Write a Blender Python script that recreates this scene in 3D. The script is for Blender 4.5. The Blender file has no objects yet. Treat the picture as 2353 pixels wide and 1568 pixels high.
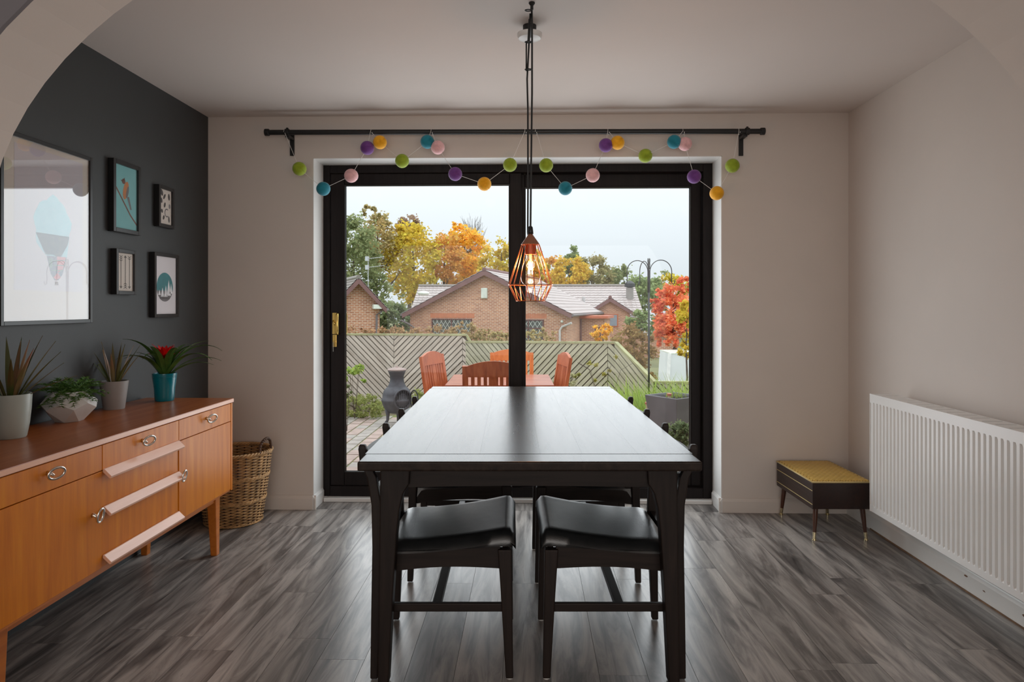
import bpy, math, random
from mathutils import Vector, Matrix
RND = random.Random(11)
scn = bpy.context.scene
COL = scn.collection
PI = math.pi
V = Vector

# ------------------------------------------------------------------ camera
FPX, CX, CY, CAMH = 1569.0, 1176.5, 705.0, 1.24
TH = math.radians(1.4)
CT, ST = math.cos(TH), math.sin(TH)
cam_d = bpy.data.cameras.new('camera')
cam = bpy.data.objects.new('camera', cam_d)
COL.objects.link(cam)
cam.location = (0, 0, CAMH)
cam.rotation_euler = (PI / 2, 0, TH)
cam_d.sensor_width = 36.0
cam_d.lens = 36.0 * FPX / 2353.0
cam_d.shift_y = -(784.0 - CY) / 2353.0
cam_d.clip_start = 0.05
cam_d.clip_end = 500
scn.camera = cam

# ------------------------------------------------------------------ sky, lights, exposure
SKY = 0.87
world = bpy.data.worlds.new('overcast')
scn.world = world
world.use_nodes = True
wn, wl = world.node_tree.nodes, world.node_tree.links
wn.clear()
w_out = wn.new('ShaderNodeOutputWorld')
w_bg = wn.new('ShaderNodeBackground')
w_tc = wn.new('ShaderNodeTexCoord')
w_sep = wn.new('ShaderNodeSeparateXYZ')
w_max = wn.new('ShaderNodeMath'); w_max.operation = 'MAXIMUM'; w_max.inputs[1].default_value = 0
w_mul = wn.new('ShaderNodeMath'); w_mul.operation = 'MULTIPLY_ADD'
w_mul.inputs[1].default_value = 2.0 * SKY; w_mul.inputs[2].default_value = SKY
w_ramp = wn.new('ShaderNodeValToRGB')
w_ramp.color_ramp.elements[0].position = 0.0; w_ramp.color_ramp.elements[0].color = (0.86, 0.92, 0.98, 1)
w_ramp.color_ramp.elements[1].position = 0.5; w_ramp.color_ramp.elements[1].color = (0.94, 0.97, 1.0, 1)
wl.new(w_tc.outputs['Generated'], w_sep.inputs[0])
wl.new(w_sep.outputs['Z'], w_max.inputs[0])
wl.new(w_max.outputs[0], w_mul.inputs[0])
wl.new(w_max.outputs[0], w_ramp.inputs[0])
wl.new(w_ramp.outputs[0], w_bg.inputs['Color'])
wl.new(w_mul.outputs[0], w_bg.inputs['Strength'])
wl.new(w_bg.outputs[0], w_out.inputs[0])


def area_light(name, loc, rot, sx, sy, radiance, color):
    ld = bpy.data.lights.new(name, 'AREA')
    ld.shape = 'RECTANGLE'; ld.size = sx; ld.size_y = sy
    ld.energy = radiance * PI * sx * sy
    ld.color = color
    o = bpy.data.objects.new(name, ld); COL.objects.link(o)
    o.location = loc; o.rotation_euler = rot
    return o


# daylight entering through the two door panes, plus an unseen fill light added behind the camera
area_light('daylight_left_pane', (-0.625, 4.33, 1.10), (-PI / 2, 0, 0), 1.0, 1.8, 2.4, (0.90, 0.96, 1.0))
area_light('daylight_right_pane', (0.545, 4.33, 1.10), (-PI / 2, 0, 0), 1.0, 1.8, 2.4, (0.90, 0.96, 1.0))
area_light('lounge_fill_light', (0.0, -3.05, 1.2), (PI / 2, 0, 0), 5.4, 2.2, 2.5, (1.0, 0.95, 0.90))
bulb_l = bpy.data.lights.new('bulb_light', 'POINT')
bulb_l.energy = 6.0; bulb_l.color = (1.0, 0.48, 0.16); bulb_l.shadow_soft_size = 0.02

vs = scn.view_settings
scn.display_settings.display_device = 'sRGB'
vs.view_transform = 'Standard'; vs.look = 'None'; vs.gamma = 1.0; vs.exposure = 0.0
vs.use_curve_mapping = False
scn.cycles.use_denoising = True
scn.cycles.max_bounces = 10
scn.cycles.diffuse_bounces = 5
scn.cycles.transparent_max_bounces = 16
scn.cycles.sample_clamp_indirect = 4.0


# ------------------------------------------------------------------ geometry helpers
def rdir(px, py):
    xc = (px - CX) / FPX
    return V((xc * CT - ST, xc * ST + CT, -(py - CY) / FPX))


O = V((0, 0, CAMH))


def at(px, py, D):
    return O + rdir(px, py) * D


def onX(px, py, X):
    d = rdir(px, py); return O + d * (X / d.x)


def onY(px, py, Y):
    d = rdir(px, py); return O + d * (Y / d.y)


def onZ(px, py, Z):
    d = rdir(px, py); return O + d * ((Z - CAMH) / d.z)


def camxy(xc, D, z=0.0):
    return V((xc * CT - D * ST, xc * ST + D * CT, z))


def lin(r, g, b):
    def f(c):
        c /= 255.0
        return c / 12.92 if c <= 0.04045 else ((c + 0.055) / 1.055) ** 2.4
    return (f(r), f(g), f(b))


class MB:
    def __init__(self):
        self.v = []; self.f = []

    def add(self, vs, fs):
        n = len(self.v)
        self.v += [tuple(p) for p in vs]
        self.f += [tuple(i + n for i in f) for f in fs]
        return self

    def box(self, x0, x1, y0, y1, z0, z1):
        p = [(x0, y0, z0), (x1, y0, z0), (x1, y1, z0), (x0, y1, z0), (x0, y0, z1), (x1, y0, z1), (x1, y1, z1), (x0, y1, z1)]
        return self.add(p, [(0, 3, 2, 1), (4, 5, 6, 7), (0, 1, 5, 4), (1, 2, 6, 5), (2, 3, 7, 6), (3, 0, 4, 7)])

    def hexa(self, p):
        return self.add(p, [(0, 3, 2, 1), (4, 5, 6, 7), (0, 1, 5, 4), (1, 2, 6, 5), (2, 3, 7, 6), (3, 0, 4, 7)])

    def bar(self, a, b, w, h, up=(0, 0, 1)):
        a, b = V(a), V(b); d = (b - a).normalized(); up = V(up)
        s = d.cross(up)
        if s.length < 1e-4: s = d.cross(V((1, 0, 0)))
        s.normalize(); u = s.cross(d).normalized()
        s *= w / 2; u *= h / 2
        return self.hexa([a - s - u, a + s - u, b + s - u, b - s - u, a - s + u, a + s + u, b + s + u, b - s + u])

    def prism(self, poly, ex):
        """poly: list of 3-D points of a planar polygon, extruded by vector ex"""
        poly = [V(p) for p in poly]; ex = V(ex); n = len(poly)
        fs = [tuple(range(n - 1, -1, -1)), tuple(range(n, 2 * n))]
        fs += [(i, (i + 1) % n, n + (i + 1) % n, n + i) for i in range(n)]
        return self.add(poly + [p + ex for p in poly], fs)

    def tube(self, path, r, n=8, cap=True, flat=1.0):
        path = [V(p) for p in path]; m = len(path)
        rs = r if isinstance(r, (list, tuple)) else [r] * m
        t0 = (path[1] - path[0]).normalized()
        ref = V((0, 0, 1)) if abs(t0.z) < 0.9 else V((1, 0, 0))
        s = t0.cross(ref).normalized()
        vs, fs = [], []
        for i in range(m):
            if i == 0: t = path[1] - path[0]
            elif i == m - 1: t = path[-1] - path[-2]
            else: t = path[i + 1] - path[i - 1]
            t.normalize()
            s = (s - t * s.dot(t)).normalized(); u = t.cross(s)
            for k in range(n):
                a = 2 * PI * k / n
                vs.append(path[i] + (s * math.cos(a) + u * math.sin(a) * flat) * rs[i])
        for i in range(m - 1):
            for k in range(n):
                fs.append((i * n + k, i * n + (k + 1) % n, (i + 1) * n + (k + 1) % n, (i + 1) * n + k))
        if cap:
            fs.append(tuple(range(n - 1, -1, -1))); fs.append(tuple((m - 1) * n + k for k in range(n)))
        return self.add(vs, fs)

    def ring(self, c, r, t, axis='z', n=32, m=8, ry=None, ax=None):
        """torus; ry for an oval; ax = (u, v) vectors of its plane"""
        c = V(c); ry = r if ry is None else ry
        if ax is None:
            ax = {'z': (V((1, 0, 0)), V((0, 1, 0))), 'y': (V((1, 0, 0)), V((0, 0, 1))), 'x': (V((0, 1, 0)), V((0, 0, 1)))}[axis]
        u, w = ax; nn = u.cross(w).normalized()
        vs, fs = [], []
        for i in range(n):
            a = 2 * PI * i / n
            p = c + u * (r * math.cos(a)) + w * (ry * math.sin(a))
            o = (u * math.cos(a) + w * math.sin(a)).normalized()
            for k in range(m):
                b = 2 * PI * k / m
                vs.append(p + o * (t * math.cos(b)) + nn * (t * math.sin(b)))
        for i in range(n):
            for k in range(m):
                fs.append((i * m + k, ((i + 1) % n) * m + k, ((i + 1) % n) * m + (k + 1) % m, i * m + (k + 1) % m))
        return self.add(vs, fs)

    def lathe(self, prof, c=(0, 0, 0), n=32, cap0=True, cap1=True):
        vs, fs = [], []
        m = len(prof)
        for r, z in prof:
            for k in range(n):
                a = 2 * PI * k / n
                vs.append((c[0] + r * math.cos(a), c[1] + r * math.sin(a), c[2] + z))
        for i in range(m - 1):
            for k in range(n):
                fs.append((i * n + k, i * n + (k + 1) % n, (i + 1) * n + (k + 1) % n, (i + 1) * n + k))
        if cap0: fs.append(tuple(range(n - 1, -1, -1)))
        if cap1: fs.append(tuple((m - 1) * n + k for k in range(n)))
        return self.add(vs, fs)

    def sphere(self, c, r, n=16, m=10, sq=(1, 1, 1)):
        vs, fs = [], []
        for i in range(m + 1):
            p = PI * i / m
            for k in range(n):
                a = 2 * PI * k / n
                vs.append((c[0] + r * sq[0] * math.sin(p) * math.cos(a), c[1] + r * sq[1] * math.sin(p) * math.sin(a), c[2] + r * sq[2] * math.cos(p)))
        for i in range(m):
            for k in range(n):
                fs.append((i * n + k, (i + 1) * n + k, (i + 1) * n + (k + 1) % n, i * n + (k + 1) % n))
        return self.add(vs, fs)

    def xf(self, M):
        self.v = [tuple(M @ V(p)) for p in self.v]; return self

    def mesh(self, name, mat=None, smooth=False):
        me = bpy.data.meshes.new(name)
        me.from_pydata(self.v, [], self.f)
        if mat: me.materials.append(mat)
        if smooth: me.polygons.foreach_set('use_smooth', [True] * len(me.polygons))
        me.update()
        return me

    def build(self, name, mat, parent=None, smooth=False, bevel=0.0, seg=2, world=True, label=None, kind=None, auto=None):
        """one mesh object; world=True: vertices are in room coordinates (unrotated parents are subtracted)"""
        off = V((0, 0, 0))
        if world:
            q = parent
            while q is not None:
                off = off + V(q.location); q = q.parent
        if off.length > 0: self.v = [tuple(V(p) - off) for p in self.v]
        me = self.mesh(name, mat, smooth)
        o = bpy.data.objects.new(name, me); COL.objects.link(o)
        if parent is not None: o.parent = parent
        if bevel:
            b = o.modifiers.new('bevel', 'BEVEL'); b.width = bevel; b.segments = seg; b.limit_method = 'ANGLE'
            b.angle_limit = math.radians(35); b.harden_normals = False
        if auto:
            try: me.set_sharp_from_angle(angle=math.radians(auto))
            except Exception: pass
        if label: o['label'] = label
        if kind: o['kind'] = kind
        return o


def thing(name, label, cat, loc=(0, 0, 0), rz=0.0, group=None):
    o = bpy.data.objects.new(name, None); COL.objects.link(o)
    o.empty_display_size = 0.1
    o.location = loc; o.rotation_euler = (0, 0, rz)
    o['label'] = label; o['category'] = cat
    if group: o['group'] = group
    return o


def structure(name, loc=(0, 0, 0)):
    o = bpy.data.objects.new(name, None); COL.objects.link(o)
    o.location = loc; o['kind'] = 'structure'
    return o


def tag(o, label, cat, group=None):
    o['label'] = label; o['category'] = cat
    if group: o['group'] = group
    return o


def dup(root, loc, rz, label=None, group=None):
    r = root.copy(); COL.objects.link(r); r.location = loc; r.rotation_euler = (0, 0, rz)
    if label: r['label'] = label
    if group: r['group'] = group
    for ch in list(root.children):
        c = ch.copy(); COL.objects.link(c); c.parent = r
        for g in list(ch.children):
            d = g.copy(); COL.objects.link(d); d.parent = c
    return r


# ------------------------------------------------------------------ material helpers
def newmat(name):
    m = bpy.data.materials.new(name); m.use_nodes = True
    nt = m.node_tree
    b = nt.nodes.get('Principled BSDF')
    return m, nt, b


def mat(name, c, rough=0.5, metal=0.0, var=0.12, scale=8.0, bump=0.0, bscale=None, stretch=(1, 1, 1), spec=0.5, coat=0.0,
        sheen=0.0, island=0.0, c2=None, detail=4.0, rvar=0.0, trans=0.0, sss=0.0):
    """base colour with a soft noise variation, optional fine relief, optional per-piece colour change"""
    m, nt, b = newmat(name); N, L = nt.nodes, nt.links
    tc = N.new('ShaderNodeTexCoord'); mp = N.new('ShaderNodeMapping'); mp.inputs['Scale'].default_value = stretch
    oi = N.new('ShaderNodeObjectInfo'); ad = N.new('ShaderNodeVectorMath'); ad.operation = 'ADD'
    mu = N.new('ShaderNodeMath'); mu.operation = 'MULTIPLY'; mu.inputs[1].default_value = 37.0
    L.new(oi.outputs['Random'], mu.inputs[0])
    L.new(tc.outputs['Object'], ad.inputs[0]); L.new(mu.outputs[0], ad.inputs[1]); L.new(ad.outputs[0], mp.inputs[0])
    ns = N.new('ShaderNodeTexNoise'); ns.inputs['Scale'].default_value = scale; ns.inputs['Detail'].default_value = detail
    L.new(mp.outputs[0], ns.inputs['Vector'])
    rp = N.new('ShaderNodeValToRGB')
    a = tuple(max(0, x * (1 - var)) for x in c) if c2 is None else c
    d = tuple(min(1, x * (1 + var)) for x in c) if c2 is None else c2
    rp.color_ramp.elements[0].position = 0.3; rp.color_ramp.elements[0].color = (*a, 1)
    rp.color_ramp.elements[1].position = 0.7; rp.color_ramp.elements[1].color = (*d, 1)
    L.new(ns.outputs['Fac'], rp.inputs[0])
    colo = rp.outputs[0]
    if island:
        ge = N.new('ShaderNodeNewGeometry'); hs = N.new('ShaderNodeHueSaturation')
        mr = N.new('ShaderNodeMapRange'); mr.inputs[3].default_value = 1 - island; mr.inputs[4].default_value = 1 + island
        L.new(ge.outputs['Random Per Island'], mr.inputs[0]); L.new(mr.outputs[0], hs.inputs['Value'])
        m2 = N.new('ShaderNodeMapRange'); m2.inputs[3].default_value = 0.5 - island * 0.06; m2.inputs[4].default_value = 0.5 + island * 0.06
        fr = N.new('ShaderNodeMath'); fr.operation = 'FRACT'
        m3 = N.new('ShaderNodeMath'); m3.operation = 'MULTIPLY'; m3.inputs[1].default_value = 13.7
        L.new(ge.outputs['Random Per Island'], m3.inputs[0]); L.new(m3.outputs[0], fr.inputs[0]); L.new(fr.outputs[0], m2.inputs[0])
        L.new(m2.outputs[0], hs.inputs['Hue'])
        L.new(colo, hs.inputs['Color']); colo = hs.outputs[0]
    L.new(colo, b.inputs['Base Color'])
    b.inputs['Roughness'].default_value = rough; b.inputs['Metallic'].default_value = metal
    b.inputs['Specular IOR Level'].default_value = spec
    b.inputs['Coat Weight'].default_value = coat; b.inputs['Coat Roughness'].default_value = 0.12
    b.inputs['Sheen Weight'].default_value = sheen
    if trans: b.inputs['Transmission Weight'].default_value = trans
    if sss:
        b.inputs['Subsurface Weight'].default_value = sss; b.inputs['Subsurface Scale'].default_value = 0.01
    if rvar:
        r2 = N.new('ShaderNodeMapRange'); r2.inputs[3].default_value = rough - rvar; r2.inputs[4].default_value = rough + rvar
        L.new(ns.outputs['Fac'], r2.inputs[0]); L.new(r2.outputs[0], b.inputs['Roughness'])
    if bump:
        n2 = N.new('ShaderNodeTexNoise'); n2.inputs['Scale'].default_value = bscale or scale * 6; n2.inputs['Detail'].default_value = 3
        L.new(mp.outputs[0], n2.inputs['Vector'])
        bp = N.new('ShaderNodeBump'); bp.inputs['Strength'].default_value = bump; bp.inputs['Distance'].default_value = 0.002
        L.new(n2.outputs['Fac'], bp.inputs['Height']); L.new(bp.outputs[0], b.inputs['Normal'])
    return m


def wood(name, cols, axis='x', scale=3.0, stretch=14.0, rough=0.4, coat=0.0, bump=0.15, rvar=0.06, pos=None, distort=0.6, objvar=0.0, spec=0.5):
    """grain running along the given axis; cols dark..light"""
    m, nt, b = newmat(name); N, L = nt.nodes, nt.links
    tc = N.new('ShaderNodeTexCoord'); oi = N.new('ShaderNodeObjectInfo')
    mu = N.new('ShaderNodeMath'); mu.operation = 'MULTIPLY'; mu.inputs[1].default_value = 53.0
    ad = N.new('ShaderNodeVectorMath'); ad.operation = 'ADD'
    L.new(oi.outputs['Random'], mu.inputs[0]); L.new(tc.outputs['Object'], ad.inputs[0]); L.new(mu.outputs[0], ad.inputs[1])
    mp = N.new('ShaderNodeMapping')
    s = [stretch, stretch, stretch]; s['xyz'.index(axis)] = 1.0
    mp.inputs['Scale'].default_value = s
    L.new(ad.outputs[0], mp.inputs[0])
    n1 = N.new('ShaderNodeTexNoise'); n1.inputs['Scale'].default_value = scale; n1.inputs['Detail'].default_value = 8; n1.inputs['Distortion'].default_value = distort
    n1.inputs['Roughness'].default_value = 0.62
    L.new(mp.outputs[0], n1.inputs['Vector'])
    rp = N.new('ShaderNodeValToRGB')
    k = len(cols)
    pos = pos or [0.28 + 0.44 * i / (k - 1) for i in range(k)]
    while len(rp.color_ramp.elements) < k: rp.color_ramp.elements.new(0.5)
    for i in range(k):
        rp.color_ramp.elements[i].position = pos[i]
    for i in range(k):
        rp.color_ramp.elements[i].color = (*cols[i], 1)
    L.new(n1.outputs['Fac'], rp.inputs[0])
    out = rp.outputs[0]
    if objvar:
        hs = N.new('ShaderNodeHueSaturation'); mr = N.new('ShaderNodeMapRange')
        mr.inputs[3].default_value = 1 - objvar; mr.inputs[4].default_value = 1 + objvar
        L.new(oi.outputs['Random'], mr.inputs[0]); L.new(mr.outputs[0], hs.inputs['Value']); L.new(out, hs.inputs['Color']); out = hs.outputs[0]
    L.new(out, b.inputs['Base Color'])
    r2 = N.new('ShaderNodeMapRange'); r2.inputs[3].default_value = rough + rvar; r2.inputs[4].default_value = rough - rvar
    L.new(n1.outputs['Fac'], r2.inputs[0]); L.new(r2.outputs[0], b.inputs['Roughness'])
    b.inputs['Coat Weight'].default_value = coat; b.inputs['Coat Roughness'].default_value = 0.15
    b.inputs['Specular IOR Level'].default_value = spec
    if bump:
        bp = N.new('ShaderNodeBump'); bp.inputs['Strength'].default_value = bump; bp.inputs['Distance'].default_value = 0.001
        L.new(n1.outputs['Fac'], bp.inputs['Height']); L.new(bp.outputs[0], b.inputs['Normal'])
    return m


def brickmat(name, c1, c2, mortar, plane='xz', w=0.225, h=0.075, ms=0.010, rough=0.85):
    m, nt, b = newmat(name); N, L = nt.nodes, nt.links
    tc = N.new('ShaderNodeTexCoord'); sp = N.new('ShaderNodeSeparateXYZ'); cb = N.new('ShaderNodeCombineXYZ')
    L.new(tc.outputs['Object'], sp.inputs[0])
    if plane == 'xz+y':
        sm = N.new('ShaderNodeMath'); sm.operation = 'ADD'
        L.new(sp.outputs['X'], sm.inputs[0]); L.new(sp.outputs['Y'], sm.inputs[1]); L.new(sm.outputs[0], cb.inputs['X']); L.new(sp.outputs['Z'], cb.inputs['Y'])
    else:
        L.new(sp.outputs[plane[0].upper()], cb.inputs['X']); L.new(sp.outputs[plane[1].upper()], cb.inputs['Y'])
    bt = N.new('ShaderNodeTexBrick')
    bt.inputs['Scale'].default_value = 1.0; bt.inputs['Brick Width'].default_value = w; bt.inputs['Row Height'].default_value = h
    bt.inputs['Mortar Size'].default_value = ms; bt.inputs['Color1'].default_value = (*c1, 1); bt.inputs['Color2'].default_value = (*c2, 1)
    bt.inputs['Mortar'].default_value = (*mortar, 1)
    L.new(cb.outputs[0], bt.inputs['Vector'])
    ns = N.new('ShaderNodeTexNoise'); ns.inputs['Scale'].default_value = 0.7; ns.inputs['Detail'].default_value = 5
    L.new(tc.outputs['Object'], ns.inputs['Vector'])
    hs = N.new('ShaderNodeHueSaturation'); mr = N.new('ShaderNodeMapRange'); mr.inputs[3].default_value = 0.7; mr.inputs[4].default_value = 1.3
    L.new(ns.outputs['Fac'], mr.inputs[0]); L.new(mr.outputs[0], hs.inputs['Value']); L.new(bt.outputs['Color'], hs.inputs['Color'])
    L.new(hs.outputs[0], b.inputs['Base Color']); b.inputs['Roughness'].default_value = rough
    return m


def glassmat(name, tint=(0.97, 0.985, 0.98), ior=1.5, rough=0.0, boost=1.0):
    """clear pane: see-through with a Fresnel mirror on top, so daylight also passes"""
    m = bpy.data.materials.new(name); m.use_nodes = True
    nt = m.node_tree; N, L = nt.nodes, nt.links; N.clear()
    out = N.new('ShaderNodeOutputMaterial'); mx = N.new('ShaderNodeMixShader'); tr = N.new('ShaderNodeBsdfTransparent'); gl = N.new('ShaderNodeBsdfGlossy')
    ge = N.new('ShaderNodeNewGeometry'); dt = N.new('ShaderNodeVectorMath'); dt.operation = 'DOT_PRODUCT'
    L.new(ge.outputs['Normal'], dt.inputs[0]); L.new(ge.outputs['Incoming'], dt.inputs[1])
    ab = N.new('ShaderNodeMath'); ab.operation = 'ABSOLUTE'; L.new(dt.outputs['Value'], ab.inputs[0])
    om = N.new('ShaderNodeMath'); om.operation = 'SUBTRACT'; om.inputs[0].default_value = 1.0; L.new(ab.outputs[0], om.inputs[1])
    pw_ = N.new('ShaderNodeMath'); pw_.operation = 'POWER'; pw_.inputs[1].default_value = 5.0; L.new(om.outputs[0], pw_.inputs[0])
    r0 = ((ior - 1) / (ior + 1)) ** 2
    mu = N.new('ShaderNodeMath'); mu.operation = 'MULTIPLY_ADD'; mu.inputs[1].default_value = (1 - r0) * boost; mu.inputs[2].default_value = r0 * boost; mu.use_clamp = True
    L.new(pw_.outputs[0], mu.inputs[0])
    tr.inputs[0].default_value = (*tint, 1); gl.inputs['Roughness'].default_value = rough; gl.inputs['Color'].default_value = (1, 1, 1, 1)
    L.new(mu.outputs[0], mx.inputs[0]); L.new(tr.outputs[0], mx.inputs[1]); L.new(gl.outputs[0], mx.inputs[2]); L.new(mx.outputs[0], out.inputs[0])
    return m


def emit(name, c, s):
    m, nt, b = newmat(name)
    b.inputs['Base Color'].default_value = (*c, 1); b.inputs['Emission Color'].default_value = (*c, 1); b.inputs['Emission Strength'].default_value = s
    return m


M_wall = mat('warm_white_paint', (0.66, 0.60, 0.555), 0.75, var=0.02, scale=3, bump=0.08, bscale=120)
M_ceil = mat('ceiling_paint', (0.70, 0.635, 0.595), 0.8, var=0.015, scale=2, bump=0.06, bscale=90)
M_reveal = mat('white_gloss_paint', (0.80, 0.79, 0.77), 0.35, var=0.02, scale=5, bump=0.05, bscale=60)
M_dark = mat('charcoal_paint', (0.040, 0.043, 0.045), 0.55, var=0.05, scale=4, bump=0.08, bscale=110)
M_frame = wood('dark_wood_effect_frame', [(0.006, 0.004, 0.004), (0.014, 0.009, 0.009)], 'z', 5, 20, 0.5, bump=0.1, spec=0.2)
M_black = mat('black_metal', (0.008, 0.008, 0.008), 0.45, var=0.1, scale=20)
M_brass = mat('brass', (0.75, 0.52, 0.16), 0.22, metal=1.0, var=0.08, scale=20)
M_glass = glassmat('window_glass', ior=1.45, boost=0.25)
M_floor = wood('grey_laminate', [lin(58, 55, 55), lin(112, 107, 104), lin(158, 152, 147), lin(186, 179, 172)], 'y', 1.7, 10, 0.30, bump=0.12, rvar=0.07, objvar=0.16, distort=1.0, pos=[0.28, 0.44, 0.58, 0.75])
M_under = mat('dark_underlay', (0.01, 0.01, 0.01), 0.9)

# ------------------------------------------------------------------ setting: the dining room
XL, XR, YB, ZC = -1.97, 1.92, 4.15, 2.405
YN, YF = 1.63, 1.84            # near and far face of the arched wall
DX0, DX1, DZ1 = -1.32, 1.165, 2.15   # door opening
YW = 4.45
LX0, LX1, LY0 = -2.9, 2.9, -3.1

floor = MB().box(LX0, LX1, LY0, YB + 0.19, -0.06, -0.0085).build('floor', M_under); floor['kind'] = 'structure'
PW = 0.1625
row = 0
x = 0.237 - 14 * PW
while x < XR - 0.001:
    x0, x1 = max(x, XL), min(x + PW, XR)
    if x1 - x0 > 0.01:
        y = -0.7 - RND.random() * 1.25
        while y < YB - 0.001:
            y0, y1 = max(y, -0.7), min(y + 1.29, YB)
            if y1 - y0 > 0.02:
                cx, cy = (x0 + x1) / 2, (y0 + y1) / 2
                g = 0.0006
                o = MB().box(x0 - cx + g, x1 - cx - g, y0 - cy + g, y1 - cy - g, -0.008, 0.0).build('plank', M_floor, floor, world=False)
                o.location = (cx, cy, 0)
                r0, r1 = max(x0, DX0 + 0.001), min(x1, DX1 - 0.001)
                if y1 == YB and r1 - r0 > 0.01:      # the row runs on into the door reveal
                    o = MB().box((r0 - r1) / 2 + g, (r1 - r0) / 2 - g, -0.0755, 0.0755, -0.008, 0.0).build('plank', M_floor, floor, world=False)
                    o.location = ((r0 + r1) / 2, YB + 0.0765, 0)
            y += 1.29
    x += PW

c = MB().box(LX0, LX1, LY0, YW, ZC, ZC + 0.12).build('ceiling', M_ceil); c['kind'] = 'structure'
w = MB().box(XL - 0.12, DX0, YB, YW, -0.06, ZC).box(DX1, XR + 0.12, YB, YW, -0.06, ZC).box(DX0, DX1, YB, YW, DZ1, ZC).build('wall_back', M_wall); w['kind'] = 'structure'
w = MB().box(XL - 0.12, XL, YF, YB, -0.06, ZC).build('wall_left', M_dark); w['kind'] = 'structure'
w = MB().box(XR, XR + 0.12, YF, YB, -0.06, ZC).build('wall_right', M_wall); w['kind'] = 'structure'
# arched wall between the lounge and the dining room
arc = []
AA, AB, AZ, AX = 1.46, 0.955, 1.42, -0.025
for i in range(41):
    t = PI * i / 40
    arc.append((AX - AA * math.cos(t), AZ + AB * math.sin(t)))
mb = MB()
nv = len(arc)
vsA = []
for yy in (YN, YF):
    for (ax_, az_) in arc: vsA.append((ax_, yy, az_))
    for (ax_, az_) in arc: vsA.append((ax_, yy, ZC))
fsA = []
for i in range(nv - 1):
    fsA.append((i, i + 1, nv + i + 1, nv + i))
    b0 = 2 * nv
    fsA.append((b0 + i + 1, b0 + i, b0 + nv + i, b0 + nv + i + 1))
    fsA.append((i + 1, i, b0 + i, b0 + i + 1))
mb.add(vsA, fsA)
mb.box(LX0, AX - AA, YN, YF, -0.06, ZC)
mb.box(AX + AA, LX1, YN, YF, -0.06, ZC)
w = mb.build('wall_front', M_wall); w['kind'] = 'structure'
M_lounge = mat('lounge_face_shade', lin(112, 108, 112), 0.75, var=0.02, scale=3)  # shade of the unlit lounge side, painted as a grey lining
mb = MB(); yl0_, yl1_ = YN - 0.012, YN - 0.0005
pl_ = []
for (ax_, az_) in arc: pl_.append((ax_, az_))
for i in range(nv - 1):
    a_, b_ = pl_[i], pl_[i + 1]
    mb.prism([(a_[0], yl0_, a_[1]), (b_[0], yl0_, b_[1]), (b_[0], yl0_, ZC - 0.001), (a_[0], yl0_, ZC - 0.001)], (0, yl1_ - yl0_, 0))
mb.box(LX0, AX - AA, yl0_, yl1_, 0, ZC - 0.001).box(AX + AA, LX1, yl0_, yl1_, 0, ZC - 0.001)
o = mb.build('wall_lounge_shade_lining', M_lounge); o['kind'] = 'structure'
# lounge behind the camera
w = MB().box(LX0 - 0.1, LX0, LY0, YN, -0.06, ZC).build('wall_lounge_left', M_wall); w['kind'] = 'structure'
w = MB().box(LX1, LX1 + 0.1, LY0, YN, -0.06, ZC).build('wall_lounge_right', M_wall); w['kind'] = 'structure'
w = MB().box(LX0 - 0.1, LX1 + 0.1, LY0 - 0.1, LY0, -0.06, ZC).build('wall_lounge_rear', M_wall); w['kind'] = 'structure'


def skirting(name, pts, h, t, m, nrm):
    """pts a,b on the wall; nrm points into the room"""
    a, b = V((*pts[0], 0)), V((*pts[1], 0)); n = V((*nrm, 0))
    prof = [(0, 0), (t, 0), (t, h - 0.018), (t * 0.55, h - 0.006), (t * 0.4, h), (0, h)]
    mb = MB().prism([a + n * p + V((0, 0, q)) for p, q in prof], b - a)
    o = mb.build(name, m); o['kind'] = 'structure'
    return o


M_skirt = mat('painted_skirting', (0.66, 0.605, 0.56), 0.5, var=0.03, scale=4)
M_skirtw = mat('chipped_white_skirting', (0.78, 0.77, 0.74), 0.3, var=0.04, scale=3)
skirting('baseboard_back_left', ((XL, YB), (DX0 + 0.02, YB)), 0.085, 0.016, M_skirt, (0, -1))
skirting('baseboard_back_right', ((DX1 - 0.02, YB), (XR, YB)), 0.085, 0.016, M_skirt, (0, -1))
rs = skirting('baseboard_right', ((XR, YF), (XR, YB - 0.016)), 0.095, 0.018, M_skirtw, (-1, 0))
skirting('baseboard_left', ((XL, YF), (XL, YB - 0.016)), 0.085, 0.016, M_dark, (1, 0))
skirting('baseboard_reveal_left', ((DX0, YB - 0.016), (DX0, 4.33)), 0.085, 0.014, M_reveal, (1, 0))
skirting('baseboard_reveal_right', ((DX1, YB - 0.016), (DX1, 4.33)), 0.085, 0.014, M_reveal, (-1, 0))
# white painted reveal lining round the opening
rv = MB().box(DX0, DX0 + 0.004, YB - 0.001, 4.346, 0, DZ1).box(DX1 - 0.004, DX1, YB - 0.001, 4.346, 0, DZ1).box(DX0, DX1, YB - 0.001, 4.346, DZ1 - 0.004, DZ1)
o = rv.build('trim_1', M_reveal); o['kind'] = 'structure'
o = MB().box(DX0 + 0.018, DX1 - 0.018, 4.302, 4.35, 0.0, 0.024).build('trim_2', M_reveal, bevel=0.003); o['kind'] = 'structure'
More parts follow.
